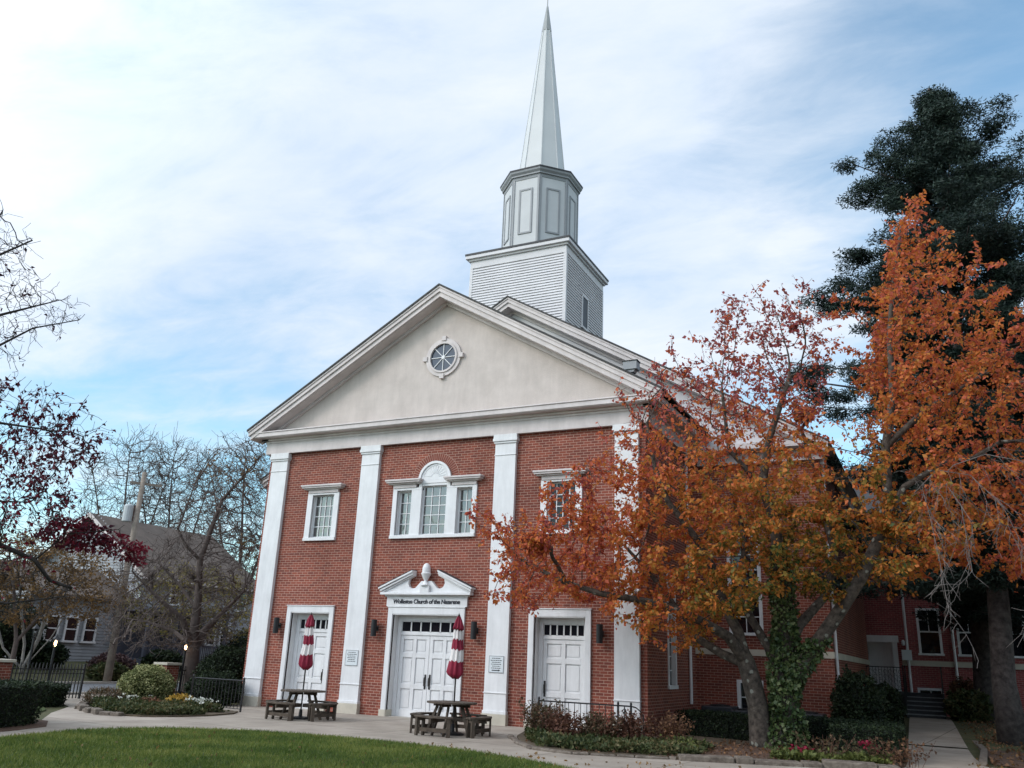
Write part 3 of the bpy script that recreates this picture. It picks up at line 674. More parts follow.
def door(xc, hw, leafw, double, handle_side, label):
    Y = 0.30
    d = MB()
    panels = []
    if double: spans = [(xc - leafw, xc - 0.006), (xc + 0.006, xc + leafw)]
    else: spans = [(xc - leafw, xc + leafw)]
    for a, b in spans: panel_leaf(d, a, b, 0.03, 2.28, Y, 2, [0.86, 1.72])
    D = d.build('door', 'white_paint', ch, bevel=0.004); tag(D, label)
    f = MB()
    f.box(xc - hw - 0.16, xc - hw, -0.06, 0.06, 0.2, 3.05).box(xc + hw, xc + hw + 0.16, -0.06, 0.06, 0.2, 3.05).box(xc - hw, xc + hw, -0.06, 0.06, 2.86, 3.05)
    f.box(xc - hw - 0.18, xc + hw + 0.18, -0.085, 0.06, 3.05, 3.075)
    for s in (-1, 1):
        f.box(xc + s * hw, xc + s * (hw - 0.02), 0.06, Y, 0.2, 2.86)         # reveal lining
        f.box(xc + s * leafw, xc + s * (hw - 0.02), Y - 0.04, Y + 0.05, 0.03, 2.86)
    f.box(xc - hw + 0.02, xc + hw - 0.02, -0.05, Y, 2.835, 2.86)
    f.box(xc - leafw, xc + leafw, Y - 0.03, Y + 0.05, 2.28, 2.36).box(xc - leafw, xc + leafw, Y - 0.04, Y + 0.05, 2.68, 2.835)
    f.build('door_frame', 'white_paint', D, bevel=0.005)
    for s in (-1, 1): MB().box(xc + s * (hw - 0.03), xc + s * (hw + 0.19), -0.09, Y, 0, 0.2).build('frame_base', 'stone_trim', D, bevel=0.006)
    MB().box(xc - hw, xc + hw, 0.0, 0.34, 0.0, 0.03).build('threshold', 'granite', D)
    MB().box(xc - leafw, xc + leafw, Y + 0.01, Y + 0.03, 2.36, 2.68).build('transom', 'shade_glass', D)
    mu = MB(); n = 6
    for i in range(n + 1):
        x = xc - leafw + 2 * leafw * i / n; mu.box(x - 0.018, x + 0.018, Y - 0.015, Y + 0.009, 2.36, 2.68)
    mu.box(xc - leafw, xc + leafw, Y - 0.015, Y + 0.008, 2.36, 2.385).box(xc - leafw, xc + leafw, Y - 0.015, Y + 0.008, 2.655, 2.68)
    mu.build('transom_bars', 'white_paint', D)
    for hx in handle_side: 
        MB().box(hx - 0.028, hx + 0.028, Y - 0.012, Y - 0.002, 0.80, 1.20).tube([(hx, Y - 0.01, 0.86), (hx, Y - 0.07, 0.90), (hx, Y - 0.07, 1.10), (hx, Y - 0.01, 1.14)], 0.013, 6).build('door_handle', 'dark_bronze', D)
    return D
Dc = door(0, 1.14, 1.0, True, (-0.075, 0.075), 'white panelled double door under the broken pediment')
door(-SIDE_X, 0.75, 0.60, False, (-SIDE_X + 0.47,), 'single white panelled door behind the left umbrella')
door(SIDE_X, 0.75, 0.60, False, (SIDE_X - 0.53,), 'single white panelled door behind the black railing')
# entrance entablature with broken pediment
e = MB(); e.box(-1.37, 1.37, -0.07, -0.002, 3.075, 3.36).box(-1.42, 1.42, -0.12, -0.003, 3.36, 3.40).box(-1.53, 1.53, -0.22, -0.003, 3.40, 3.47)
E_ = e.build('door_pediment', 'white_paint', ch, bevel=0.006)
half = [(1.47, 3.472), (1.47, 3.56), (0.47, 4.00), (0.60, 3.86), (0.63, 3.74), (0.58, 3.63), (0.48, 3.585), (0.37, 3.60), (0.27, 3.70), (0.17, 3.80), (0.0, 3.80), (0.0, 3.472)]
t = MB(); t.prism(half, -0.12, -0.004); t.prism([(-a, b) for a, b in half], -0.12, -0.004); t.build('pediment_panel', 'white_paint', E_)
for s in (-1, 1):
    t = MB()
    for ya, yb, u0, u1, ex in ((-0.22, -0.004, 0.0, 0.065, 0), (-0.26, -0.004, 0.065, 0.12, 0.04), (-0.17, -0.004, -0.04, 0.0, -0.03)):
        a, b = (s * (1.55 + ex), 3.49 + u0), (s * 0.43, 3.985 + u0)
        t.prism([a, b, (b[0], b[1] + u1 - u0), (a[0], a[1] + u1 - u0)], ya, yb)
    t.build('raking_moulding', 'white_paint', E_, bevel=0.004)
for s in (-1, 1): MB().prism([(s * 1.59, 3.61), (s * 0.43, 4.11), (s * 0.43, 4.125), (s * 1.60, 3.625)], -0.265, -0.004).build('lead_flashing', 'roof_edge', E_)
MB().box(-0.15, 0.15, -0.22, -0.13, 3.472, 3.66).lathe([(0.14, 0), (0.14, 0.03), (0.10, 0.05), (0.07, 0.09), (0.05, 0.13), (0.055, 0.16), (0.10, 0.24), (0.145, 0.33), (0.15, 0.36), (0.12, 0.385), (0.125, 0.42), (0.12, 0.52), (0.09, 0.60), (0.04, 0.64), (0.0, 0.65)], (0, -0.16, 3.66), 16).build('urn', 'white_paint', E_)
tx = bpy.data.curves.new('lettering', 'FONT'); tx.body = 'Wollaston Church of the Nazarene'; tx.size = 0.172; tx.align_x = 'CENTER'; tx.extrude = 0.008; tx.offset = 0.0035; tx.shear = 0.12; tx.space_character = 0.93
to = bpy.data.objects.new('lettering', tx); COL.objects.link(to)
dg = bpy.context.evaluated_depsgraph_get(); tm = bpy.data.meshes.new_from_object(to.evaluated_get(dg)); bpy.data.objects.remove(to)
wd = max(v.co.x for v in tm.vertices) - min(v.co.x for v in tm.vertices); k = 2.27 / wd
for v in tm.vertices: v.co = Vector((v.co.x * k + 0.0, -0.079 - v.co.z, v.co.y * 1.0 + 3.16))
tm.materials.clear(); tm.materials.append(MATS['ink'])
to = bpy.data.objects.new('lettering', tm); COL.objects.link(to); to.parent = E_
# windows
def sash(x0, x1, z0, z1, y, cols, rows, par, glass='window_glass', curtain=False):
    MB().box(x0, x1, y + 0.004, y + 0.02, z0, z1).build('pane', glass, par)
    mu = MB(); b = 0.012
    for i in range(1, cols):
        x = x0 + (x1 - x0) * i / cols; mu.box(x - b, x + b, y - 0.02, y + 0.003, z0, z1)
    for j in range(1, rows):
        z = z0 + (z1 - z0) * j / rows; mu.box(x0, x1, y - 0.019, y + 0.0025, z - b, z + b)
    for a, c, d, e2 in ((x0 - 0.03, x0 + 0.012, z0 - 0.03, z1 + 0.03), (x1 - 0.012, x1 + 0.03, z0 - 0.03, z1 + 0.03)): mu.box(a, c, y - 0.03, y + 0.002, d, e2)
    mu.box(x0 + 0.012, x1 - 0.012, y - 0.03, y + 0.002, z0 - 0.03, z0 + 0.012).box(x0 + 0.012, x1 - 0.012, y - 0.03, y + 0.002, z1 - 0.012, z1 + 0.03)
    mu.build('muntins', 'white_paint', par)
def hood(mb, x0, x1, z, ex=0.18):
    mb.box(x0 + 0.03, x1 - 0.03, -0.085, -0.003, z, z + 0.12)
    mb.box(x0 - ex * 0.6, x1 + ex * 0.6, -0.15, -0.003, z + 0.11, z + 0.15).box(x0 - ex * 0.9, x1 + ex * 0.9, -0.22, -0.003, z + 0.15, z + 0.20).box(x0 - ex * 1.05, x1 + ex * 1.05, -0.25, -0.003, z + 0.20, z + 0.255)
def window(xc, label, glass):
    f = MB(); o, i = 0.63, 0.43
    f.box(xc - o, xc - i, -0.055, 0.02, 5.18, 6.60).box(xc + i, xc + o, -0.055, 0.02, 5.18, 6.60).box(xc - o, xc + o, -0.055, 0.02, 6.60, 6.62).box(xc - i, xc + i, -0.055, 0.02, 6.56, 6.60)
    f.box(xc - i, xc - i + 0.02, 0.02, 0.14, 5.18, 6.6).box(xc + i - 0.02, xc + i, 0.02, 0.14, 5.18, 6.6).box(xc - i, xc + i, 0.02, 0.14, 6.58, 6.60)
    W = tag(f.build('window', 'white_paint', ch, bevel=0.005), label)
    hd = MB(); hood(hd, xc - 0.63, xc + 0.63, 6.62); hd.build('window_hood', 'trim_paint', W, bevel=0.006)
    MB().box(xc - o, xc + o, -0.09, 0.12, 5.08, 5.18).build('sill', 'white_paint', W, bevel=0.006)
    sash(xc - 0.395, xc + 0.395, 5.22, 6.54, 0.13, 4, 4, W, glass)
window(-4.19, 'small upper window with pale grey panes near the left corner', 'window_glass')
window(4.19, 'small upper window with dark panes beside the orange tree', 'shade_glass')
f = MB()
f.box(-1.48, -1.33, -0.055, 0.02, 5.17, 6.62).box(1.33, 1.48, -0.055, 0.02, 5.17, 6.62).box(-1.33, -0.44, -0.055, 0.02, 6.55, 6.62).box(0.44, 1.33, -0.055, 0.02, 6.55, 6.62)
f.box(-0.80, -0.44, -0.05, 0.16, 5.17, 6.55).box(0.44, 0.80, -0.05, 0.16, 5.17, 6.55).box(-0.44, 0.44, -0.02, 0.16, 6.66, 6.76)
f.box(-0.56, -0.44, -0.05, 0.16, 6.62, 6.8).box(0.44, 0.56, -0.05, 0.16, 6.62, 6.8)
f.box(-1.33, -1.31, 0.02, 0.16, 5.17, 6.55).box(1.31, 1.33, 0.02, 0.16, 5.17, 6.55).box(-1.33, -0.8, 0.02, 0.16, 6.53, 6.55).box(0.8, 1.33, 0.02, 0.16, 6.53, 6.55)
W = tag(f.build('arched_window', 'white_paint', ch, bevel=0.005), 'wide three part window with arched white panel over the middle')
for a, b in ((-1.50, -0.60), (0.60, 1.50)): hd = MB(); hood(hd, a, b, 6.62); hd.build('window_hood', 'trim_paint', W, bevel=0.006)
MB().box(-1.48, 1.48, -0.09, 0.16, 5.07, 5.17).build('sill', 'white_paint', W, bevel=0.006)
sash(-1.28, -0.83, 5.21, 6.51, 0.15, 2, 4, W); sash(0.83, 1.28, 5.21, 6.51, 0.15, 2, 4, W); sash(-0.41, 0.41, 5.20, 6.64, 0.10, 3, 5, W)
arc = lambda r, n=24, z=6.84: [(r * math.cos(math.pi * i / n), z + r * math.sin(math.pi * i / n)) for i in range(n + 1)]
a = MB(); a.prism([(x + 0.0, z) for x, z in arc(0.56)], -0.04, 0.0).box(-0.56, 0.56, -0.039, 0.0, 6.74, 6.84)
A_ = a.build('arch_panel', 'white_paint', W)
a = MB(); oo, ii = arc(0.575), arc(0.50)
for i in range(24): a.prism([oo[i], oo[i + 1], ii[i + 1], ii[i]], -0.085, -0.041)
for k in range(1, 12):
    t_ = math.pi * k / 12; a.bar((0.14 * math.cos(t_), -0.046, 6.90 + 0.14 * math.sin(t_)), (0.40 * math.cos(t_), -0.046, 6.88 + 0.40 * math.sin(t_)), 0.018, 0.012, (0, -1, 0))
oo, ii = arc(0.43, z=6.87), arc(0.405, z=6.87)
for i in range(24): a.prism([oo[i], oo[i + 1], ii[i + 1], ii[i]], -0.052, -0.0405)
a.build('arch_moulding', 'white_paint', A_)
# brick arch ring: one slab per brick
oo = [(0.82, t) for t in range(35)]
ar = MB()
for k in range(31):
    t0, t1 = math.pi * (k + 0.10) / 31, math.pi * (k + 0.90) / 31
    ar.prism([(0.585 * math.cos(t0), 6.84 + 0.585 * math.sin(t0)), (0.82 * math.cos(t0), 6.84 + 0.82 * math.sin(t0)), (0.82 * math.cos(t1), 6.84 + 0.82 * math.sin(t1)), (0.585 * math.cos(t1), 6.84 + 0.585 * math.sin(t1))], -0.012, -0.002)
BA = ar.build('brick_arch', 'arch_brick', ch)
ar = MB(); oo, ii = arc(0.83, 36), arc(0.58, 36)
for i in range(36): ar.prism([oo[i], oo[i + 1], ii[i + 1], ii[i]], -0.008, -0.0015)
ar.build('mortar_bed', 'mortar', BA)
# round window
rw = MB(); zc = 10.80
def ring(mb, r0, r1, y0, y1, n=32):
    for i in range(n):
        a0, a1 = 2 * math.pi * i / n, 2 * math.pi * (i + 1) / n
        mb.prism([(r0 * math.cos(a0), zc + r0 * math.sin(a0)), (r1 * math.cos(a0), zc + r1 * math.sin(a0)), (r1 * math.cos(a1), zc + r1 * math.sin(a1)), (r0 * math.cos(a1), zc + r0 * math.sin(a1))], y0, y1)
ring(rw, 0.50, 0.64, -0.06, -0.002); ring(rw, 0.46, 0.52, -0.10, -0.003)
for dx, dz in ((0, 1), (0, -1), (1, 0), (-1, 0)):
    cx, cz = dx * 0.66, zc + dz * 0.64; rw.box(cx - 0.075, cx + 0.075, -0.10, -0.004, cz - 0.075, cz + 0.075)
RW = tag(rw.build('round_window', 'trim_paint', ch), 'round spoked window in the pediment')
MB().prism([(0.47 * math.cos(2 * math.pi * i / 32), zc + 0.47 * math.sin(2 * math.pi * i / 32)) for i in range(32)], -0.03, -0.004).build('pane', 'blue_glass', RW)
m_ = MB()
for k in range(8):
    t_ = math.pi * k / 4; m_.bar((0.04 * math.cos(t_), -0.045, zc + 0.04 * math.sin(t_)), (0.47 * math.cos(t_), -0.045, zc + 0.47 * math.sin(t_)), 0.022, 0.025, (0, -1, 0))
m_.prism([(0.06 * math.cos(2 * math.pi * i / 12), zc + 0.06 * math.sin(2 * math.pi * i / 12)) for i in range(12)], -0.07, -0.031)
m_.build('muntins', 'white_paint', RW)
# side window of the front block, basement and upper window of the wing
def side_window(x, a, b, c, d):
    f = MB()
    f.box(x - 0.12, x + 0.035, a, a + 0.07, c, d).box(x - 0.12, x + 0.035, b - 0.07, b, c, d).box(x - 0.12, x + 0.035, a + 0.07, b - 0.07, d - 0.08, d).box(x - 0.12, x + 0.06, a - 0.03, b + 0.03, c - 0.10, c)
    W = f.build('side_window', 'white_paint', ch, bevel=0.004)
    MB().box(x - 0.13, x - 0.11, a + 0.07, b - 0.07, c, d - 0.08).build('pane', 'window_glass', W)
    m = MB(); n = 8
    for j in range(1, n): z = c + (d - 0.08 - c) * j / n; m.box(x - 0.11, x - 0.085, a + 0.07, b - 0.07, z - 0.012, z + 0.012)
    ym = (a + b) / 2; m.box(x - 0.109, x - 0.086, ym - 0.012, ym + 0.012, c, d - 0.08); m.build('muntins', 'white_paint', W)
side_window(6.65, *SWIN)
def rear_window(a, b, c, d, rows, nm='window'):
    y = YB; f = MB(); f.box(a, a + 0.10, y - 0.03, y + 0.12, c, d).box(b - 0.10, b, y - 0.03, y + 0.12, c, d).box(a + 0.1, b - 0.1, y - 0.03, y + 0.12, d - 0.09, d).box(a - 0.04, b + 0.04, y - 0.05, y + 0.12, c - 0.08, c)
    W = f.build(nm, 'white_paint', ch, bevel=0.004)
    MB().box(a + 0.1, b - 0.1, y + 0.09, y + 0.10, c, d - 0.09).build('pane', 'dark_glass', W)
    m = MB(); xm = (a + b) / 2
    for j in range(1, rows): z = c + (d - 0.09 - c) * j / rows; m.box(a + 0.1, b - 0.1, y + 0.06, y + 0.089, z - 0.015, z + 0.015)
    m.box(xm - 0.012, xm + 0.012, y + 0.061, y + 0.088, c, d - 0.09); m.build('muntins', 'white_paint', W)
rear_window(*BW, 2, 'basement_window'); rear_window(7.7, 8.7, 2.75, 5.6, 6, 'tall_window')
# downspouts
def spout(x, y, z0, z1, kick=(0, 0)):
    return MB().tube([(x, y, z1), (x, y, z0 + 0.25), (x + kick[0], y + kick[1], z0)], 0.045, 8).box(x - 0.08, x + 0.08, y - 0.08, y + 0.08, z1 - 0.05, z1 + 0.22).build('downspout', 'white_paint', ch)
spout(6.72, 3.95, 0.7, 8.3); spout(HB + 0.06, YB + 0.2, 1.0, 7.8)
# steeple
st = MB(); TX, T0, T1, TZ = 2.05, 4.92, 8.86, 16.50
nb = 42
for (axis) in range(4):
    z = 12.9
    while z < TZ - 0.01:
        z2 = min(z + 0.112, TZ); o = 0.04
        if axis == 0: st.add([(-TX, T0 - o, z), (TX, T0 - o, z), (TX, T0, z2), (-TX, T0, z2), (-TX, T0, z), (TX, T0, z)], [(0, 1, 2, 3), (4, 5, 1, 0)])
        if axis == 1: st.add([(TX + o, T0, z), (TX + o, T1, z), (TX, T1, z2), (TX, T0, z2), (TX, T0, z), (TX, T1, z)], [(0, 1, 2, 3), (4, 5, 1, 0)])
        if axis == 2: st.add([(TX, T1 + o, z), (-TX, T1 + o, z), (-TX, T1, z2), (TX, T1, z2), (TX, T1, z), (-TX, T1, z)], [(0, 1, 2, 3), (4, 5, 1, 0)])
        if axis == 3: st.add([(-TX - o, T1, z), (-TX - o, T0, z), (-TX, T0, z2), (-TX, T1, z2), (-TX, T1, z), (-TX, T0, z)], [(0, 1, 2, 3), (4, 5, 1, 0)])
        z = z2
T_ = st.build('steeple_base', 'siding', ch)
for sx in (-1, 1):
    for yy, sy in ((T0, -1), (T1, 1)):
        cb = MB(); cb.box(sx * (TX - 0.09), sx * (TX + 0.035), yy + sy * 0.035, yy - sy * 0.09, 12.9, TZ)
        cb.build('corner_board', 'siding', T_)
q = MB(); q.box(-TX - 0.03, TX + 0.03, T0 - 0.03, T1 + 0.03, TZ, 16.80).box(-TX - 0.10, TX + 0.10, T0 - 0.10, T1 + 0.10, 16.80, 16.88).box(-TX - 0.19, TX + 0.19, T0 - 0.19, T1 + 0.19, 16.88, 17.02)
q.build('steeple_cornice', 'siding', T_, bevel=0.01)
MB().box(-TX - 0.21, TX + 0.21, T0 - 0.21, T1 + 0.21, 17.021, 17.10).build('steeple_roof_edge', 'roof_edge', T_)
lv = MB(); ya, yb = 6.56, 7.08
lv.box(TX + 0.025, TX + 0.05, ya, yb, 14.1, 15.36); L_ = lv.build('louvre', 'ink', T_)
lf = MB().box(TX + 0.02, TX + 0.07, ya - 0.07, ya, 14.05, 15.40).box(TX + 0.02, TX + 0.07, yb, yb + 0.07, 14.05, 15.40).box(TX + 0.02, TX + 0.071, ya - 0.07, yb + 0.07, 15.36, 15.43).box(TX + 0.02, TX + 0.09, ya - 0.09, yb + 0.09, 14.02, 14.1)
lf.build('louvre_frame', 'siding', T_)
# octagonal lantern
OC = (0.0, 6.88); a0 = rad(22.5)
def octv(r, k): a = a0 + k * math.pi / 4; return (OC[0] + r * math.cos(a), OC[1] + r * math.sin(a))
RL = 1.56
lt = MB(); lt.lathe([(RL, 17.05), (RL, 20.62)], (OC[0], OC[1], 0), 8, a0)
LN = lt.build('steeple_lantern', 'lantern_paint', ch)
tr = MB(); pn = MB()
for k in range(8):
    v0, v1 = Vector((*octv(RL, k), 0)), Vector((*octv(RL, k + 1), 0)); d = (v1 - v0); L = d.length; d.normalize(); nrm = Vector((d.y, -d.x, 0))
    if nrm.dot((v0 + v1) / 2 - Vector((*OC, 0))) < 0: nrm = -nrm
    def slab(mb, s0, s1, z0, z1, o0, o1):
        p = [v0 + d * s0 + nrm * o0, v0 + d * s1 + nrm * o0, v0 + d * s1 + nrm * o1, v0 + d * s0 + nrm * o1]
        mb.prism([(x.x, x.y) for x in p], z0, z1, 'z')
    slab(tr, 0.0, 0.085, 17.08, 20.50, 0.0, 0.03); slab(tr, L - 0.085, L, 17.08, 20.50, 0.0, 0.03)
    x0, x1, z0, z1 = L / 2 - 0.30, L / 2 + 0.30, 17.95, 19.98
    for (a, b, c, e2) in ((x0, x0 + 0.07, z0, z1), (x1 - 0.07, x1, z0, z1), (x0 + 0.07, x1 - 0.07, z0, z0 + 0.07), (x0 + 0.07, x1 - 0.07, z1 - 0.07, z1)): slab(tr, a, b, c, e2, 0.0, 0.035)
    slab(pn, x0 + 0.07, x1 - 0.07, z0 + 0.07, z1 - 0.07, 0.0, 0.012)
tr.build('lantern_moulding', 'lantern_trim', LN); pn.build('lantern_panel', 'lantern_paint', LN)
MB().lathe([(RL + 0.02, 20.44), (RL + 0.04, 20.56), (RL + 0.10, 20.58), (RL + 0.10, 20.64), (RL + 0.17, 20.72), (RL + 0.19, 20.80)], (*OC, 0), 8, a0).build('lantern_cornice', 'lantern_trim', LN)
MB().lathe([(RL + 0.20, 20.801), (RL + 0.21, 20.87), (1.0, 21.02)], (*OC, 0), 8, a0).build('lantern_roof', 'roof_edge', LN)
SR = 1.02
SP = MB().lathe([(SR, 21.0), (SR * 0.985, 21.1), (0.20, 28.95)], (*OC, 0), 8, a0).build('spire', 'spire_metal', ch)
sm = MB()
for k in range(8):
    p0, p1 = octv(SR, k), octv(0.20, k); sm.bar((*p0, 21.0), (*p1, 28.95), 0.035, 0.035)
sm.build('spire_seam', 'spire_metal', SP)
MB().lathe([(0.225, 28.9), (0.22, 29.0), (0.05, 30.3), (0.0, 30.5)], (*OC, 0), 8, a0).tube([(*OC, 30.2), (*OC, 31.3)], [0.03, 0.018], 6).build('finial', 'spire_tip_metal', SP)

# ------------------------------------------------------------------ things fixed to the church
def lamp(x, label, short=False):
    t = thing('wall_lamp', label, 'wall lamp', (x, -0.001, 2.44), 0, 'black tube lamps beside the doors')
    MB().lathe([(0.075, -0.24), (0.085, -0.235), (0.085, 0.235), (0.075, 0.24)], (0, -0.17, 0), 16).build('lamp_shade', 'black_metal', t, smooth=False)
    MB().box(-0.05, 0.05, -0.02, 0.0, -0.08, 0.08).box(-0.02, 0.02, -0.1, -0.02, -0.025, 0.025).build('bracket', 'black_metal', t)
for x, l in ((-5.40, 'black tube wall lamp left of the left single door'), (-1.68, 'black tube wall lamp left of the double door'), (1.69, 'black tube wall lamp right of the double door'), (5.42, 'black tube wall lamp right of the door behind the railing')): lamp(x, l)
def plaque(x, label, arrow):
    t = thing('plaque', label, 'sign', (x, -0.121, 1.57))
    MB().box(-0.225, 0.225, -0.014, 0, -0.22, 0.22).build('board', 'sign_white', t)
    m = MB(); m.box(-0.225, 0.225, -0.017, -0.0145, 0.205, 0.22).box(-0.225, 0.225, -0.017, -0.0145, -0.22, -0.205).box(-0.225, -0.212, -0.017, -0.0145, -0.205, 0.205).box(0.212, 0.225, -0.017, -0.0145, -0.205, 0.205)
    m.build('border', 'lantern_trim', t)
    r = random.Random(5 if arrow else 9); m = MB()
    for z, wd_ in ((0.155, 0.26), (0.10, 0.34), (0.05, 0.26), (0.0, 0.30), (-0.05, 0.24), (-0.10, 0.30)):
        x0 = -wd_ / 2
        while x0 < wd_ / 2:
            l = r.uniform(0.02, 0.06); m.box(x0, min(x0 + l, wd_ / 2), -0.0165, -0.0145, z - 0.009, z + 0.009); x0 += l + 0.012
    if arrow: m.box(-0.13, 0.07, -0.0165, -0.0145, -0.17, -0.145).prism([(0.07, -0.185), (0.13, -0.157), (0.07, -0.13)], -0.0165, -0.0145)
    m.build('wording', 'ink', t)
plaque(-2.41, 'small white notice on the pilaster left of the double door', False)
plaque(2.42, 'small white notice with a dark arrow on the pilaster right of the double door', True)
fl = thing('floodlight', 'dark box floodlight on the right slope of the front gable roof', 'floodlight', (6.39, -0.40, 9.40))
MB().box(-0.2, 0.2, -0.16, 0.14, 0.10, 0.34).prism([(-0.14, 0.10), (0.14, 0.10), (0.10, 0.02), (-0.10, 0.02)], -0.12, 0.1).build('housing', 'lantern_trim', fl, bevel=0.01)
MB().box(-0.225, 0.225, -0.18, 0.16, 0.341, 0.36).build('visor', 'black_metal', fl)
MB().box(-0.03, 0.03, -0.03, 0.03, -0.02, 0.05).build('stem', 'black_metal', fl)
# ------------------------------------------------------------------ brick annex behind, with its steps
an = thing('annex', 'red brick annex at right with white entrance door reached by dark steps', 'building', (0, 0, 0))
YA = 17.0
AH = [(10.42, 11.72, 1.15, 3.25), (12.50, 13.36, 2.62, 4.35), (13.9, 14.76, 2.62, 4.35), (15.4, 16.26, 2.62, 4.35), (17.2, 18.0, 2.62, 4.35), (20, 20.86, 2.62, 4.35), (12.30, 13.22, 0.88, 1.32), (14.1, 14.95, 0.75, 1.45), (16.4, 17.2, 0.75, 1.45), (12.5, 13.36, 5.3, 6.9), (13.9, 14.76, 5.3, 6.9), (15.4, 16.26, 5.3, 6.9)]
wall_with_holes('wall', 8.0, 40.0, -0.1, 7.6, AH, YA, 0.2, 'annex_brick', an)
MB().box(8, 39.9, YA + 0.3, YA + 12, -0.1, 7.6).build('rear_block', 'annex_brick', an)
MB().box(8, 10.41, YA - 0.035, YA - 0.002, 2.13, 2.33).box(11.85, 40, YA - 0.035, YA - 0.002, 2.13, 2.33).build('stone_band', 'stone_trim', an)
MB().box(7.8, 40.2, YA - 0.35, YA + 0.1, 7.6, 7.85).build('eave', 'trim_paint', an)
MB().prism([(YA - 0.4, 7.85), (YA + 6, 11.4), (YA + 12.5, 7.85)], 7.8, 40.2, 'x').build('roof', 'roof_shingle', an)
for i, (a, b, c, d) in enumerate(AH[1:]):
    bs = d < 2
    f = MB(); e_ = 0.09
    f.box(a, a + e_, YA - 0.02, YA + 0.12, c, d).box(b - e_, b, YA - 0.02, YA + 0.12, c, d).box(a + e_, b - e_, YA - 0.02, YA + 0.12, d - e_, d).box(a - 0.04, b + 0.04, YA - 0.05, YA + 0.12, c - 0.08, c)
    W = f.build('basement_window' if bs else 'window', 'white_paint', an)
    MB().box(a + e_, b - e_, YA + 0.09, YA + 0.1, c, d - e_).build('pane', 'dark_glass', W)
    m = MB(); xm = (a + b) / 2; zm = (c + d - e_) / 2
    m.box(a + e_, b - e_, YA + 0.03, YA + 0.089, zm - 0.025, zm + 0.025).box(xm - 0.012, xm + 0.012, YA + 0.06, YA + 0.088, c if bs else zm, d - e_)
    if not bs: m.box(a + e_, b - e_, YA + 0.061, YA + 0.087, (zm + d) / 2 - 0.012, (zm + d) / 2 + 0.012)
    m.build('muntins', 'white_paint', W)
d_ = MB(); panel_leaf(d_, 10.60, 11.54, 1.17, 3.0, YA + 0.17, 2, [1.75, 2.4]); D = d_.build('door', 'white_paint', an)
MB().box(10.42, 10.60, YA - 0.05, YA + 0.16, 1.15, 3.1).box(11.54, 11.72, YA - 0.05, YA + 0.16, 1.15, 3.1).box(10.36, 11.78, YA - 0.08, YA + 0.16, 3.0, 3.26).build('door_frame', 'white_paint', D)
for x in (9.95, 12.08, 13.75): MB().tube([(x, YA - 0.07, 7.6), (x, YA - 0.07, 0.9)], 0.05, 8).build('downspout', 'white_paint', an)
tag(MB().box(11.86, 12.22, YA - 0.16, YA - 0.037, 2.33, 2.72).build('mailbox', 'sign_white', None), 'white metal letter box on the annex wall right of its entrance door', 'letter box')
t = thing('porch_lamp', 'small lamp on the annex wall above the white letter box', 'lamp', (11.95, YA - 0.002, 3.0))
MB().box(-0.04, 0.04, -0.05, 0, -0.08, 0.08).build('bracket', 'black_metal', t); MB().lathe([(0.03, -0.12), (0.06, -0.08), (0.06, 0.06), (0.02, 0.10)], (0, -0.10, 0), 8).build('lamp_shade', 'sign_white', t)
# steps
stp = thing('entrance_steps', 'dark steps with pale nosings up to the annex door', 'steps', (11.95, 13.9, 0.3))
for i in range(6):
    z = 0.142 * (i + 1); b = MB().box(0, 1.28, 0.29 * i, 3.0, z - 0.142, z - 0.03).build('step', 'step_stone', stp)
    MB().box(-0.01, 1.29, 0.29 * i - 0.02, 0.29 * i + 0.30 if i < 5 else 1.6, z - 0.03, z).build('nosing', 'step_nose' if i < 5 else 'step_stone', b)
MB().box(-1.75, -0.01, 1.45, 3.05, -0.2, 0.85).build('landing', 'step_stone', stp)
def rail_thing(name, label, cat, pts, h, sp, parent=None, posts=(0, -1), ornate=0, group=None, m='black_metal', low=0.08, pr=0.018, thick=0.011):
    o = thing(name, label, cat, (*pts[0][:2], pts[0][2]), 0, group) if parent is None else None
    off = Vector(pts[0]) if parent is None else Vector((0, 0, 0)); P_ = [Vector(p) - off for p in pts]; par = o or parent
    up = Vector((0, 0, 1))
    MB().tube([p + up * h for p in P_], pr, 6).build('handrail', m, par)
    MB().tube([p + up * low for p in P_], 0.010, 6).build('lower_rail', m, par)
    bal = MB()
    for a, b in zip(P_[:-1], P_[1:]):
        n = max(1, int((b - a).length / sp))
        for i in range(1, n + (1 if b is not P_[-1] else 0)):
            q = a + (b - a) * i / n; bal.bar(q + up * low, q + up * h, thick * 1.2, thick * 1.2, (0, 1, 0.01))
    bal.build('balusters', m, par)
    for k in posts:
        q = P_[k]; MB().bar(q, q + up * (h + 0.04), 0.04, 0.04, (0, 1, 0.01)).lathe([(0.028, 0), (0.03, 0.02), (0.012, 0.05), (0, 0.06)], tuple(q + up * (h + 0.04)), 8).build('post', m, par)
    return par
rail_thing('stair_railing', 'black iron railing up the right side of the annex steps', 'railing', [(13.2, 13.95, 0.3), (13.2, 15.5, 1.15), (13.2, 16.9, 1.15)], 0.88, 0.13)
rail_thing('stair_railing', 'black iron railing up the left side of the annex steps', 'railing', [(11.97, 13.95, 0.3), (11.97, 15.5, 1.15)], 0.88, 0.13)
lr = rail_thing('landing_railing', 'lacy black iron railing in front of the annex door', 'railing', [(10.3, 15.4, 1.15), (11.9, 15.4, 1.15)], 0.88, 0.10)
sc_ = MB()
for i in range(9):
    for j in range(4):
        cx, cz = 0.1 + i * 0.175, 0.18 + j * 0.18
        sc_.tube([(cx + 0.06 * math.cos(t * 0.7), 0, cz + 0.07 * math.sin(t * 0.7)) for t in range(8)], 0.008, 4)
sc_.build('scrollwork', 'black_metal', lr)

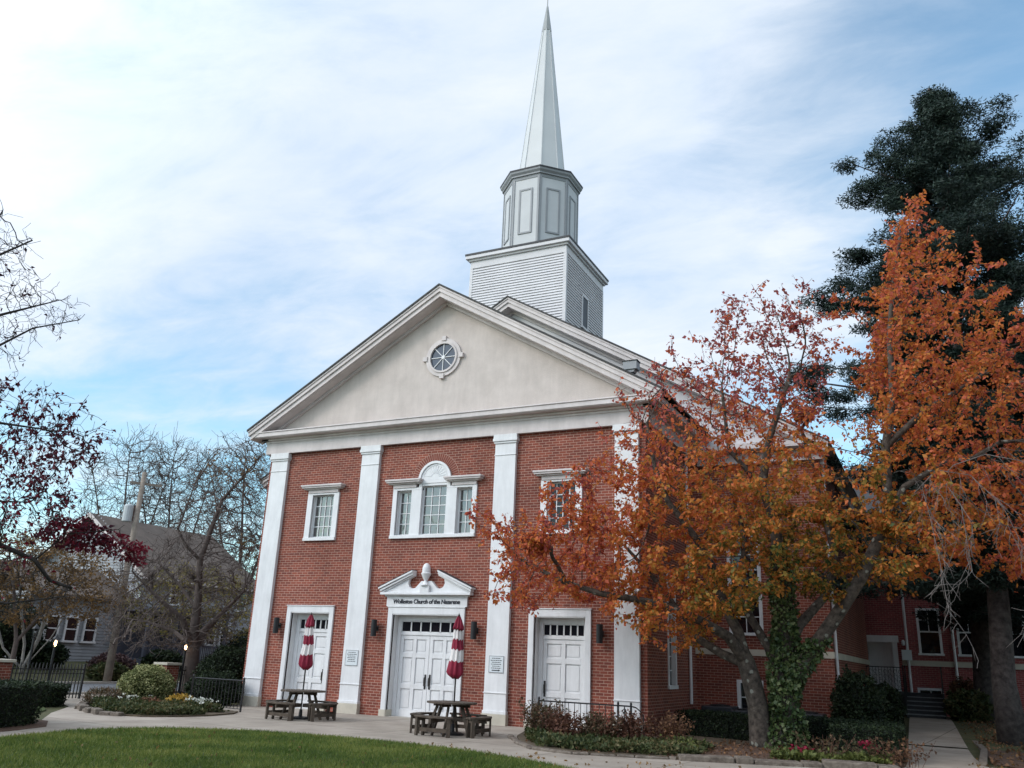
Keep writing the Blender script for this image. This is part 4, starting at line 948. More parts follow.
# ------------------------------------------------------------------ railings at the front
rl = rail_thing('entrance_railing', 'black wrought iron railing in front of the right single door', 'railing', [(4.3, -1.4, 0.02), (6.36, -1.4, 0.02), (6.68, -1.4, 0.02)], 0.75, 0.155, posts=(0, 1, 2))
e_ = MB(); x0 = 2.22
for k in range(4): e_.tube([(x0 + 0.045 * math.cos(t * 0.8), 0, 0.18 + k * 0.15 + 0.06 * math.sin(t * 0.8)) for t in range(9)], 0.010, 5)
e_.bar((x0, 0, 0.08), (x0, 0, 0.75), 0.02, 0.02, (0, 1, 0.01)); e_.build('scrollwork', 'black_metal', rl)
MB().tube([(2.38, 0, 0.75), (2.50, 0.0, 0.73), (2.60, 0, 0.66), (2.68, 0, 0.56), (2.70, 0, 0.0)], 0.016, 6).build('end_curve', 'black_metal', rl)
rail_thing('garden_railing', 'low dark iron railing behind the round flower bed', 'railing', [(-4.26, -2.51, 0.02), (-6.3, -2.4, 0.02)], 0.82, 0.13)

# ------------------------------------------------------------------ street side fence, piers and lamp posts
def fence(x, y0, y1, h, label):
    t = thing('iron_fence', label, 'fence', (x, y0, 0.0)); L = y1 - y0
    MB().bar((0, 0, 0.16), (0, L, 0.16), 0.03, 0.03).bar((0, 0, h - 0.14), (0, L, h - 0.14), 0.03, 0.03).bar((0, 0, h - 0.26), (0, L, h - 0.26), 0.02, 0.02).build('rails', 'fence_iron', t)
    n = int(L / 0.115)
    for i in range(n + 1):
        y = L * i / n; MB().bar((0, y, 0.04), (0, y, h), 0.028, 0.028, (0, 1, 0.01)).lathe([(0.022, 0), (0.0, 0.06)], (0, y, h), 4).build('picket', 'fence_iron', t)
    for y in (0, L): MB().bar((0, y, 0), (0, y, h + 0.02), 0.06, 0.06, (0, 1, 0.01)).build('post', 'fence_iron', t)
fence(-10.8, -5.05, -2.55, 1.02, 'black picket fence between the left brick pier and the street opening')
fence(-10.8, 1.2, 7.2, 1.02, 'black picket fence behind the bare tree')
def pier(y, label):
    t = thing('brick_pier', label, 'pier', (-10.8, y, 0))
    MB().box(-0.27, 0.27, -0.27, 0.27, -0.05, 1.06).build('shaft', 'red_brick', t); MB().box(-0.33, 0.33, -0.33, 0.33, 1.06, 1.14).build('cap', 'stone_trim', t, bevel=0.01)
pier(-5.42, 'brick pier with stone cap at the far left edge'); pier(0.75, 'brick pier with stone cap behind the round variegated bush')
def post_lamp(x, y, h, label, on=True):
    t = thing('lamp_post', label, 'street lamp', (x, y, 0), 0, None)
    MB().lathe([(0.07, 0), (0.07, 0.12), (0.05, 0.2), (0.042, 0.3), (0.038, h - 0.38), (0.05, h - 0.34)], n=10).build('post', 'black_metal', t)
    L = MB().lathe([(0.05, h - 0.34), (0.055, h - 0.33), (0.085, h - 0.12), (0.085, h - 0.11)], n=6, closed=False)
    for k in range(6):
        a = k * math.pi / 3; L.bar((0.055 * math.cos(a), 0.055 * math.sin(a), h - 0.33), (0.085 * math.cos(a), 0.085 * math.sin(a), h - 0.11), 0.012, 0.012)
    g = MB().lathe([(0.015, h - 0.32), (0.04, h - 0.28), (0.045, h - 0.20), (0.02, h - 0.15)], n=10).build('bulb', 'bulb_glow' if on else 'window_glass', t, smooth=True)
    c = MB().lathe([(0.11, h - 0.11), (0.11, h - 0.10), (0.04, h - 0.02), (0.02, h), (0.0, h + 0.05)], n=6).build('lantern_cap', 'black_metal', t)
    fr_ = MB()
    for k in range(6):
        a = k * math.pi / 3; fr_.bar((0.055 * math.cos(a), 0.055 * math.sin(a), h - 0.34), (0.088 * math.cos(a), 0.088 * math.sin(a), h - 0.11), 0.012, 0.012)
    fr_.build('lantern_frame', 'black_metal', t)
post_lamp(-10.85, -4.42, 2.12, 'taller unlit black lamp post by the picket fence', False)
post_lamp(-10.75, -3.76, 1.86, 'lit black lamp post by the end of the picket fence')
post_lamp(-10.6, 1.25, 1.90, 'lit black lamp post in front of the bare tree trunk')

# ------------------------------------------------------------------ picnic tables and umbrellas
pt = thing('picnic_table', 'weathered round wooden picnic table by the left single door', 'picnic table', (-1.75, -3.0, 0.026), rad(40), 'round picnic tables on the church patio')
tt = MB(); R0 = 0.58
npl = 9
for i in range(npl):                                            # round top cut from planks
    a, b = -R0 + 2 * R0 * i / npl + 0.004, -R0 + 2 * R0 * (i + 1) / npl - 0.004
    xs_ = [a + (b - a) * k / 5 for k in range(6)]; g = lambda x: math.sqrt(max(0, R0 * R0 - x * x))
    tt.prism([(x, -g(x)) for x in xs_] + [(x, g(x)) for x in xs_[::-1]], 0.665, 0.70, 'z')
tt.build('tabletop', 'dark_wood', pt)
for k in range(4):
    a = rad(45 + 90 * k); c, s = math.cos(a), math.sin(a); T_ = Vector((-s, c, 0)); D_ = Vector((c, s, 0))
    for o in (-0.10, 0.10):
        MB().bar(D_ * 0.30 + T_ * o + Vector((0, 0, 0.66)), D_ * 0.56 + T_ * o * 1.5 + Vector((0, 0, 0.0)), 0.035, 0.06, (c, s, 0)).build('table_leg', 'dark_wood', pt)
    MB().bar(D_ * 0.05 + Vector((0, 0, 0.33)), D_ * 0.92 + Vector((0, 0, 0.33)), 0.045, 0.085).bar(D_ * 0.05 + Vector((0, 0, 0.63)), D_ * 0.48 + Vector((0, 0, 0.63)), 0.045, 0.07).build('beam', 'dark_wood', pt)
    bench = MB()
    for r0, r1 in ((0.70, 0.815), (0.825, 0.94)):
        n = 6; aa = [a + rad(-33 + 66 * i / n) for i in range(n + 1)]
        bench.prism([(r0 * math.cos(q), r0 * math.sin(q)) for q in aa] + [(r1 * math.cos(q), r1 * math.sin(q)) for q in aa[::-1]], 0.385, 0.42, 'z')
    B_ = bench.build('bench', 'dark_wood', pt)
    ends = []
    for da in (-27, 27):
        q = a + rad(da); v = Vector((math.cos(q), math.sin(q), 0)); l = MB()
        l.bar(v * 0.73 + Vector((0, 0, 0)), v * 0.73 + Vector((0, 0, 0.385)), 0.085, 0.045, (math.cos(q), math.sin(q), 0)).bar(v * 0.90, v * 0.90 + Vector((0, 0, 0.385)), 0.085, 0.045, (math.cos(q), math.sin(q), 0)).bar(v * 0.73 + Vector((0, 0, 0.345)), v * 0.90 + Vector((0, 0, 0.345)), 0.045, 0.07)
        l.build('bench_leg', 'dark_wood', B_); ends.append(v)
    MB().bar(ends[0] * 0.86 + Vector((0, 0, 0.13)), ends[1] * 0.86 + Vector((0, 0, 0.13)), 0.04, 0.08).build('stretcher', 'dark_wood', B_)
dup(pt, (3.15, -3.71, 0.026), rad(44.5), 'weathered round wooden picnic table in front of the double door')
um = thing('patio_umbrella', 'closed red and white umbrella standing in the left picnic table', 'umbrella', (-1.76, -3.0, 0.027), 0.2, 'closed striped patio umbrellas')
MB().lathe([(0.27, 0), (0.27, 0.03), (0.20, 0.05), (0.05, 0.07), (0.04, 0.22), (0.03, 0.23)], n=20).build('base', 'black_metal', um)
MB().tube([(0, 0, 0.1), (0, 0, 2.6)], 0.020, 10).lathe([(0.02, 2.60), (0.03, 2.62), (0.0, 2.68)], n=8).build('pole', 'dark_bronze', um)
rg = random.Random(3)
def pleat(prof, ph):
    mb = MB(); n = 48; o = len(mb.v)
    for r, z in prof:
        for j in range(n):
            a = 2 * math.pi * j / n; f = 1 + 0.20 * math.cos(8 * a + ph) + 0.07 * math.cos(3 * a + z * 4) + 0.05 * math.cos(5 * a - z * 9)
            sg = 0.012 * math.sin(z * 7 + 1); mb.v.append((0.88 * r * f * math.cos(a) + sg, 0.88 * r * f * math.sin(a), z + 0.02 * math.cos(8 * a + ph) + 0.012 * math.cos(2 * a)))
    for i in range(len(prof) - 1):
        for j in range(n): a, b = i * n + j, i * n + (j + 1) % n; mb.f.append((a, b, b + n, a + n))
    return mb
cn = pleat([(0.08, 2.33), (0.125, 2.29), (0.12, 2.34), (0.08, 2.48), (0.035, 2.58), (0.02, 2.60)], 0.3)
c2 = pleat([(0.138, 1.84), (0.130, 1.95), (0.118, 2.07)], 1.1); c3 = pleat([(0.05, 1.23), (0.10, 1.22), (0.165, 1.27), (0.190, 1.33), (0.172, 1.45), (0.158, 1.58)], 0.3)
for c in (c2, c3): cn.add(c.v, c.f)
CN = cn.build('canopy', 'umbrella_red', um, smooth=True)
c1 = pleat([(0.115, 2.07), (0.108, 2.20), (0.095, 2.34)], 0.3); c4 = pleat([(0.156, 1.58), (0.147, 1.72), (0.136, 1.84)], 0.3); c1.build('white_stripe', 'umbrella_white', CN, smooth=True); c4.build('white_stripe', 'umbrella_white', CN, smooth=True)
dup(um, (3.20, -3.70, 0.027), 1.3, 'closed red and white umbrella standing in the picnic table before the double door')

# ------------------------------------------------------------------ utility pole
up_ = thing('utility_pole', 'tall wooden utility pole with grey transformer across the street', 'utility pole', (-20.15, 6.15, 0.03))
MB().tube([(0, 0, 0), (0.0, 0, 4.5), (0.05, 0, 9.5)], [0.18, 0.145, 0.105], 12).build('pole', 'pole_wood', up_, smooth=True)
MB().bar((-0.3, -0.45, 8.95), (0.5, 0.75, 8.95), 0.09, 0.11).build('crossarm', 'pole_wood', up_)
MB().lathe([(0.19, 0), (0.21, 0.03), (0.21, 0.72), (0.19, 0.78), (0.06, 0.84)], (-0.22, -0.32, 7.1), 14).tube([(-0.22, -0.32, 7.9), (-0.22, -0.32, 8.1)], 0.03, 6).build('transformer', 'transformer_grey', up_)
for dx, dy in ((-0.25, -0.38), (0.1, 0.15), (0.45, 0.67)): MB().lathe([(0.03, 0), (0.05, 0.05), (0.03, 0.08), (0.05, 0.12), (0.0, 0.17)], (dx, dy, 9.01), 8).build('insulator', 'transformer_grey', up_)

# ------------------------------------------------------------------ house across the street
hs = thing('house', 'grey clapboard house with steep brown roof across the street', 'house', (0, 0, 0))
def clap(mb, a, b, z0, z1, nx, ny, step=0.16):
    """clapboard between plan points a and b, outward normal (nx, ny)"""
    z = z0
    while z < z1 - 0.01:
        z2 = min(z + step, z1); o = 0.03
        mb.add([(a[0] + nx * o, a[1] + ny * o, z), (b[0] + nx * o, b[1] + ny * o, z), (b[0], b[1], z2), (a[0], a[1], z2), (a[0], a[1], z), (b[0], b[1], z)], [(0, 1, 2, 3), (4, 5, 1, 0)]); z = z2
wl = MB(); clap(wl, (-26.3, 12.4), (-26.3, 21.4), 0.7, 5.6, 1, 0); clap(wl, (-35.6, 12.4), (-26.3, 12.4), 0.7, 5.6, 0, -1)
for k in range(20):
    z = 5.6 + k * 0.165; hw = 4.65 * (1 - (z - 5.6) / 3.3); 
    if hw > 0.1: wl.add([(-31 - hw, 12.37, z), (-31 + hw, 12.37, z), (-31 + hw, 12.4, z + 0.165), (-31 - hw, 12.4, z + 0.165)], [(0, 1, 2, 3)])
clap(wl, (-26.6, 6.2), (-26.6, 12.35), 0.7, 4.0, 1, 0); clap(wl, (-33, 6.2), (-26.6, 6.2), 0.7, 4.0, 0, -1)
wl.build('wall', 'house_siding', hs)
rf = MB()
rf.prism([(-31, 8.95), (-25.7, 5.35), (-25.7, 5.25), (-31, 8.83)], 11.9, 21.7).prism([(-31, 8.95), (-36.3, 5.35), (-36.3, 5.25), (-31, 8.83)], 11.9, 21.7)
rf.prism([(-29.8, 5.6), (-26.1, 3.95), (-26.1, 3.87), (-29.8, 5.5)], 5.8, 12.3).prism([(-29.8, 5.6), (-33.5, 3.95), (-33.5, 3.87), (-29.8, 5.5)], 5.8, 12.3)
RF = rf.build('roof', 'roof_brown', hs)
MB().box(-31.6, -31.0, 14.6, 15.4, 8.3, 9.9).build('chimney', 'chimney_brick', RF)
MB().bar((-31, 11.88, 8.88), (-25.7, 11.88, 5.28), 0.05, 0.2).bar((-31, 11.88, 8.88), (-36.3, 11.88, 5.28), 0.05, 0.2).box(-25.72, -25.64, 11.9, 21.7, 5.15, 5.3).build('fascia', 'trim_paint', hs)
def hwin(y0, y1, z0, z1, x=-26.55):
    W = MB().box(x, x + 0.09, y0, y0 + 0.1, z0, z1).box(x, x + 0.09, y1 - 0.1, y1, z0, z1).box(x, x + 0.09, y0, y1, z1, z1 + 0.12).box(x, x + 0.12, y0 - 0.05, y1 + 0.05, z0 - 0.1, z0).box(x + 0.02, x + 0.07, y0, y1, (z0 + z1) / 2 - 0.03, (z0 + z1) / 2 + 0.03).build('window', 'white_paint', hs)
    MB().box(x + 0.0, x + 0.045, y0 + 0.1, y1 - 0.1, z0, z1).build('pane', 'dark_glass', W)
hwin(7.2, 8.0, 1.75, 2.85); hwin(8.3, 9.1, 1.75, 2.85); hwin(9.4, 10.2, 1.75, 2.85)
hwin(17.6, 18.4, 1.9, 2.95, -26.25); hwin(18.7, 19.5, 1.9, 2.95, -26.25); hwin(14.4, 15.2, 4.0, 5.0, -26.25); hwin(19.8, 20.6, 4.0, 5.0, -26.25)
pc = MB().box(-26.3, -24.0, 11.2, 17.2, 3.4, 3.6).box(-26.3, -24.0, 11.2, 17.2, 0.5, 1.0)
for y in (11.4, 13.3, 15.2, 17.0): pc.box(-24.2, -24.05, y - 0.08, y + 0.08, 1.0, 3.4)
pc.box(-26.25, -26.2, 11.2, 17.2, 1.0, 3.4)
for i in range(40): pc.box(-24.15, -24.12, 11.4 + i * 0.14, 11.44 + i * 0.14, 1.0, 1.7)
pc.box(-24.17, -24.1, 11.4, 17.0, 1.68, 1.74)
pc.build('porch', 'porch_wood', hs)

# ------------------------------------------------------------------ low dark boxes behind the hedge
def ac(x, y, w_, d_, h, label):
    t = thing('air_conditioner', label, 'air conditioner', (x, y, 0))
    MB().box(-w_ / 2, w_ / 2, -d_ / 2, d_ / 2, 0.0, h).build('casing', 'bin_black', t, bevel=0.04); MB().lathe([(0.28, h), (0.28, h + 0.03), (0.1, h + 0.05)], n=16).build('grille', 'black_metal', t)
ac(7.55, 3.9, 0.9, 0.8, 0.70, 'low dark cooling unit against the wing wall left of the basement window')
ac(8.35, 3.7, 0.8, 0.8, 0.64, 'low dark cooling unit under the basement window of the wing')
ac(9.95, 3.7, 0.9, 0.8, 0.66, 'low dark cooling unit right of the ivy clad trunk')
# ------------------------------------------------------------------ beds, hedges, shrubs
g4 = np.random.default_rng(4)
def ell_pts(n, c, r, rng, inner=0.75, zmin=None, lump=0.0):
    d = rng.normal(size=(n, 3)); d /= np.linalg.norm(d, axis=1)[:, None]
    k = inner + (1 - inner) * rng.random(n) ** 0.6
    if lump: k = k * (1 + lump * np.sin(d[:, 0] * 7 + c[0]) * np.sin(d[:, 1] * 6 + c[1]) + lump * 0.6 * np.sin(d[:, 2] * 11 + d[:, 0] * 9))
    P = np.array(c) + d * k[:, None] * np.array(r)
    return P[P[:, 2] > (zmin if zmin is not None else -9)]
def shrub(name, label, cat, loc, r, n, size, leafm, core=True, lump=0.08, inner=0.7, group=None, corem='hedge_core', cf=0.72, seed=1, **kw):
    rng = np.random.default_rng(seed); z = gh(loc[0], loc[1]); t = thing(name, label, cat, (loc[0], loc[1], z), 0, group); rx, ry, rz = r
    P = ell_pts(n, (0, 0, rz * 0.85), (rx, ry, rz * 1.0), rng, inner, 0.02, lump)
    leaves('foliage', P, size, leafm, t, rng, **kw)
    if core:
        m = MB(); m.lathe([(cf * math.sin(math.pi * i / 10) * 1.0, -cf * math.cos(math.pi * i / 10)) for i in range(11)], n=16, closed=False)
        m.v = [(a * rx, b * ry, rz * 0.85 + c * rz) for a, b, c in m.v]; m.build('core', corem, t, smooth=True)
    else:
        s = MB()
        for k in range(14):
            a = rng.uniform(0, 6.28); q = rng.uniform(0.2, 0.9); s.tube([(0.05 * math.cos(a), 0.05 * math.sin(a), 0), (rx * q * 0.5 * math.cos(a), ry * q * 0.5 * math.sin(a), rz * 0.8), (rx * q * math.cos(a), ry * q * math.sin(a), rz * 1.5)], [0.015, 0.01, 0.004], 4)
        s.build('stems', 'bark_bare', t)
    return t
def hedge(name, label, poly, h, n, leafm='hedge_leaf', size=0.05, seed=2, taper=0.10, loc=None, group=None, z0=None, topm=None):
    rng = np.random.default_rng(seed); cx = sum(p[0] for p in poly) / len(poly); cy = sum(p[1] for p in poly) / len(poly); z = gh(cx, cy) if z0 is None else z0
    t = thing(name, label, 'hedge', (cx, cy, z), 0, group); Q = [(a - cx, b - cy) for a, b in poly]
    inn = [(a * (1 - 0.05) , b * (1 - 0.05)) for a, b in Q]
    m = MB(); n_ = len(Q)
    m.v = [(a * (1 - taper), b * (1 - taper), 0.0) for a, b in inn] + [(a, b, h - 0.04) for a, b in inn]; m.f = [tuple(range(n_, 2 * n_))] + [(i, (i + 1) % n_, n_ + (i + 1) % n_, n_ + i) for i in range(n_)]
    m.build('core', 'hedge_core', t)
    per = [np.hypot(Q[(i + 1) % n_][0] - Q[i][0], Q[(i + 1) % n_][1] - Q[i][1]) for i in range(n_)]
    xs_, ys_ = zip(*Q); At = (max(xs_) - min(xs_)) * (max(ys_) - min(ys_)); As = sum(per) * h
    nt_ = int(n * At / (At + As)); P = []
    q = np.column_stack([rng.uniform(min(xs_), max(xs_), nt_ * 2), rng.uniform(min(ys_), max(ys_), nt_ * 2)]); q = q[in_poly(q[:, 0], q[:, 1], Q)][:nt_]
    T_ = np.column_stack([q, h - 0.03 + rng.normal(size=len(q)) * 0.02])
    S_ = []
    for i in range(n_):
        k = int((n - nt_) * per[i] / sum(per)); u = rng.random(k); zz_ = rng.random(k) * h; a = np.array(Q[i]); b = np.array(Q[(i + 1) % n_]); s = 1 - taper * (1 - zz_ / h)
        S_.append(np.column_stack([(a + (b - a) * u[:, None]) * s[:, None], zz_]))
    P = np.vstack([T_] + S_) + rng.normal(size=(len(T_) + sum(len(s) for s in S_), 3)) * 0.015
    leaves('foliage', P, size, leafm, t, rng)
    return t
def rounded(cx, cy, rx, ry, n=14, p=2.6):
    return [(cx + rx * np.sign(math.cos(a)) * abs(math.cos(a)) ** (2 / p), cy + ry * np.sign(math.sin(a)) * abs(math.sin(a)) ** (2 / p)) for a in [2 * math.pi * i / n for i in range(n)]]
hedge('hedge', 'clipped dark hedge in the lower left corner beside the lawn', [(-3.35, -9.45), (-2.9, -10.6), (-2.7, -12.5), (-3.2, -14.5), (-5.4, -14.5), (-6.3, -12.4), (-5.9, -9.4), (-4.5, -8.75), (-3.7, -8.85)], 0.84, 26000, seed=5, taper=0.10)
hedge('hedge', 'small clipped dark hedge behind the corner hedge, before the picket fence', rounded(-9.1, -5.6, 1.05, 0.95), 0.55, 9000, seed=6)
poly_sheet('mulch_bed', [(-3.1, -9.3), (-2.65, -10.4), (-2.4, -12.5), (-2.4, -15), (-8, -15), (-8, -9), (-5.2, -8.3), (-4.2, -8.45)], 0.034, 'mulch', 0.03)
poly_sheet('verge_grass', [(-8, -15), (-11.2, -15), (-11.2, -4.9), (-9.4, -4.9), (-7.2, -6.3), (-5.3, -8.2), (-8, -9)], 0.033, 'lawn_base', 0.03)
# round flower bed with stone edging
BED = [(-7.9, -4.0), (-7.62, -4.92), (-7.0, -5.5), (-6.39, -5.82), (-5.15, -6.25), (-4.21, -5.98), (-3.7, -5.28), (-3.55, -4.3), (-3.75, -3.3), (-4.2, -2.65), (-6.4, -2.5), (-7.6, -1.9), (-8.6, -2.4), (-8.6, -3.3)]
poly_sheet('flower_bed', BED, 0.06, 'soil', 0.05)
def edging(name, label, pts, seed, w_=0.2, h=0.12, l0=0.22, l1=0.42):
    r = random.Random(seed); t = thing(name, label, 'stone edging', (*pts[0], 0))
    for a, b in zip(pts[:-1], pts[1:]):
        a = Vector((*a, 0)); b = Vector((*b, 0)); L = (b - a).length; s = 0
        while s < L - 0.05:
            l = min(r.uniform(l0, l1), L - s); p = a + (b - a) * (s / L); q = a + (b - a) * ((s + l - 0.02) / L)
            o = Vector((*pts[0], 0)); hh = h * r.uniform(0.6, 1.4)
            MB().bar(p - o + Vector((r.uniform(-.03, .03), r.uniform(-.03, .03), hh / 2)), q - o + Vector((r.uniform(-.05, .05), r.uniform(-.05, .05), hh / 2 + r.uniform(-.012, .012))), w_ * r.uniform(0.85, 1.15), hh + 0.06).build('stone', 'edging_stone', t, bevel=0.025)
            s += l
edging('stone_edging', 'rough stone edging round the left flower bed', [BED[0], BED[1], BED[2], BED[3], (-5.7, -6.1), (-5.15, -6.32), (-4.6, -6.2)], 3, 0.22, 0.09, 0.25, 0.6)
def patch(name, label, poly, n, hmax, size, m, seed, cat='plant', kind=None, z=0.05, droop=-0.5, top=1.0, **kw):
    rng = np.random.default_rng(seed); q = scatter(poly, n, rng); cx, cy = q.mean(0)
    cl = 0.5 + 0.5 * np.sin(q[:, 0] * 5.1 + seed) * np.sin(q[:, 1] * 4.3 + seed * 2)
    P = np.column_stack([q - [cx, cy], rng.random(len(q)) ** top * hmax * (0.45 + 0.55 * cl)])
    o = leaves(name, P, size, m, None, rng, up=0.6, **kw); o.location = (cx, cy, z); tag(o, label, cat, kind=kind)
    return o
patch('ground_cover', 'dark green creeping juniper along the front of the left flower bed', [(-6.5, -5.6), (-5.1, -6.15), (-4.2, -5.85), (-3.75, -5.2), (-3.65, -4.4), (-4.6, -4.0), (-6.0, -4.6)], 9000, 0.2, 0.07, 'ground_leaf', 21, 'ground cover', 'stuff')
patch('bed_perennials', 'mixed fading green plants in the left flower bed', [(-7.5, -4.8), (-6.2, -5.4), (-4.5, -4.6), (-3.9, -3.4), (-6, -3.0), (-7.8, -3.4)], 7000, 0.26, 0.08, 'ground_leaf', 22, 'plants', 'stuff')
shrub('faded_plant', 'clump of brownish faded stems at the left end of the flower bed', 'plant', (-7.6, -4.3), (0.5, 0.55, 0.26), 1700, 0.12, 'dry_leaf', core=False, seed=31, aspect=0.15, up=1.0)
shrub('round_bush', 'rounded pale green and yellow variegated bush in the flower bed', 'shrub', (-7.42, -3.05), (0.76, 0.76, 0.62), 15000, 0.055, 'variegated_leaf', seed=32, lump=0.05)
shrub('yellow_shrub', 'small golden yellow plant between bush and white flowers', 'plant', (-5.45, -3.6), (0.36, 0.36, 0.24), 1500, 0.07, 'flower_yellow', core=False, seed=33)
shrub('orange_flower_plant', 'low tan and orange seed heads beside the golden plant', 'plant', (-6.05, -4.1), (0.42, 0.32, 0.18), 1200, 0.06, 'brown_leaf', core=False, seed=38)
def flowers(name, label, loc, r, n, m, size, seed, h=0.25, leafm='ground_leaf', group=None):
    rng = np.random.default_rng(seed); z = gh(*loc); t = thing(name, label, 'flowers', (loc[0], loc[1], z + 0.03), 0, group)
    q = rng.normal(size=(n * 6, 2)) * r * 0.5; leaves('foliage', np.column_stack([q, rng.random(n * 6) * h]), 0.08, leafm, t, rng, up=0.5)
    q = rng.normal(size=(n, 2)) * r * 0.5; c = np.column_stack([q, h * (0.8 + 0.45 * rng.random(n))])
    P = np.repeat(c, 5, axis=0) + rng.normal(size=(n * 5, 3)) * 0.008
    leaves('petals', P, size, m, t, rng, aspect=0.8, up=0.2)
flowers('white_flowers', 'white flowering clump at the right of the left flower bed', (-4.65, -3.7), 0.42, 42, 'flower_white', 0.05, 34, 0.3)
flowers('white_flowers', 'sparse white flowers left of the golden plant, below the round bush', (-6.6, -4.4), 0.35, 14, 'flower_white', 0.05, 35, 0.28)
# shrubs behind the left railing
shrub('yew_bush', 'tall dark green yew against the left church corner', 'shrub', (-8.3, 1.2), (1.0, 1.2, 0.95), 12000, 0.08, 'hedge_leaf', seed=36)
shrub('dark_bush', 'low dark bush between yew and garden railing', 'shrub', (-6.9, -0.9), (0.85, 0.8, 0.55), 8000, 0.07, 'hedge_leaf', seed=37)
shrub('twiggy_bush', 'brown twiggy bush right of the bare tree trunk', 'shrub', (-10.0, 2.9), (1.3, 1.0, 0.95), 5000, 0.06, 'purple_leaf', core=False, seed=39, inner=0.5)
# front right bed
BR = [(4.05, -1.6), (4.5, -3.0), (5.2, -4.3), (5.94, -5.2), (6.89, -5.4), (8.0, -4.95), (9.01, -4.6), (10.0, -4.1), (11.2, -3.6), (12.4, -3.3), (12.55, -2.2), (11.6, -2.0), (11.2, 2.2), (7.0, 4.6), (6.9, -0.1), (6.8, -0.4), (4.2, -0.5)]
poly_sheet('planting_bed', BR, 0.07, 'soil', 0.06)
poly_sheet('tree_mulch', [(9.1, -4.3), (10.2, -3.8), (10.6, -3.2), (10.6, -1.0), (9.0, -1.0), (8.8, -2.5)], 0.10, 'mulch', 0.04)
edging('stone_edging', 'low flat stone edging of the right flower bed', [(4.4, -3.1), (5.2, -4.35), (5.94, -5.28), (6.89, -5.48), (8.0, -5.02), (8.7, -4.72)], 8, 0.14, 0.045, 0.3, 0.9)
edging('large_stones', 'bigger grey brown edging stones in front of the maple', [(8.75, -4.75), (10.0, -4.2), (11.2, -3.7), (12.5, -3.35)], 9, 0.40, 0.10, 0.7, 1.5)
patch('bed_ground_cover', 'green ground cover along the right bed edge', [(4.6, -2.8), (5.3, -4.1), (6.0, -5.0), (6.9, -5.2), (8.0, -4.8), (9.0, -4.4), (8.9, -2.6), (8.0, -2.0), (6.5, -3.4), (5, -2.4)], 7500, 0.18, 0.09, 'ground_leaf', 41, 'ground cover', 'stuff', z=0.07)
patch('lime_ground_cover', 'bright lime green ground cover below the ivy', [(10.2, -3.7), (11.2, -3.4), (12.3, -3.1), (12.3, -2.4), (10.5, -2.4)], 4200, 0.16, 0.09, 'lime_leaf', 42, 'ground cover', 'stuff', z=0.07)
r5 = np.random.default_rng(55)
def twig_plant(x, y, h, n, label, leafm='purple_leaf', seed=0, sp=0.5):
    rng = np.random.default_rng(seed); t = thing('dry_plant', label, 'plant', (x, y, 0.06), 0, None); m = MB(); P = []
    for k in range(n):
        a = rng.uniform(0, 6.28); R = rng.uniform(0, sp); p = Vector((R * 0.5 * math.cos(a), R * 0.5 * math.sin(a), 0)); hh = h * rng.uniform(0.6, 1.1)
        q = p + Vector((R * 0.5 * math.cos(a) + rng.normal() * 0.05, R * 0.5 * math.sin(a) + rng.normal() * 0.05, hh)); md = (p + q) / 2 + Vector((rng.normal() * .03, rng.normal() * .03, 0.03))
        m.tube([p, md, q], [0.005, 0.004, 0.003], 3)
        for j in range(9): f = rng.uniform(0.3, 1.0); b = p + (q - p) * f; P.append((b.x + rng.normal() * .025, b.y + rng.normal() * .025, b.z))
    m.build('stems', 'brown_stem', t); leaves('foliage', P, 0.07, leafm, t, rng)
mat('brown_stem', (0.11, 0.05, 0.035), 0.9, 0.2)
leaf_mat('red_stem_leaf', [(0.25, (0.07, 0.03, 0.02)), (0.55, (0.13, 0.055, 0.035)), (0.85, (0.20, 0.10, 0.05))], 1.5, 0.5, 0.2)
dl = ['left end of the right bed by the railing post', 'in front of the door railing', 'in front of the railing below the door frame', 'before the right pilaster base', 'before the brick corner of the church',
      'between church corner and hedge', 'left of the maple at the bed edge', 'right of the ivy trunk', 'right end of the bed before the box hedge', 'at the corner of the concrete path']
for i, (x, y, h, n, lm) in enumerate([(4.5, -1.9, 0.72, 80, 'dry_leaf'), (5.1, -2.6, 0.66, 110, 'dry_leaf'), (5.8, -3.2, 0.6, 110, 'red_stem_leaf'), (6.5, -3.0, 0.6, 110, 'dry_leaf'), (7.15, -2.8, 0.62, 100, 'red_stem_leaf'), (7.9, -2.4, 0.65, 80, 'brown_leaf'), (8.5, -3.5, 0.3, 20, 'lime_leaf'), (11.15, -3.0, 0.5, 20, 'dry_leaf'), (12.0, -2.8, 0.45, 24, 'dry_leaf'), (12.65, -2.75, 0.5, 24, 'brown_leaf')]):
    twig_plant(x, y, h, n, 'dry reddish brown stems ' + dl[i], lm, 60 + i, 0.6)
flowers('red_flowers', 'dark red flowers at the foot of the ivy', (10.75, -3.1), 0.3, 12, 'flower_red', 0.06, 71, 0.22)
flowers('pink_flowers', 'few magenta flowers before the right hedge', (11.9, -2.75), 0.25, 12, 'flower_red', 0.06, 72, 0.35)
hedge('hedge', 'clipped dark hedge behind the maple, left of its trunk', [(7.1, 1.0), (10.3, 0.4), (10.3, 1.5), (7.2, 2.2)], 0.62, 16000, seed=43, taper=0.02, z0=0)
hedge('hedge', 'clipped dark hedge right of the ivy trunk', [(10.35, 0.2), (11.25, 0.1), (11.3, 1.6), (10.35, 1.6)], 0.66, 7000, seed=44, taper=0.02, z0=0)
hedge('hedge', 'low dark box hedge with brown top beside the path', [(11.15, -1.95), (12.4, -2.0), (12.5, -0.9), (12.35, 1.4), (11.3, 1.4)], 0.66, 13000, seed=45, taper=0.03, z0=0)
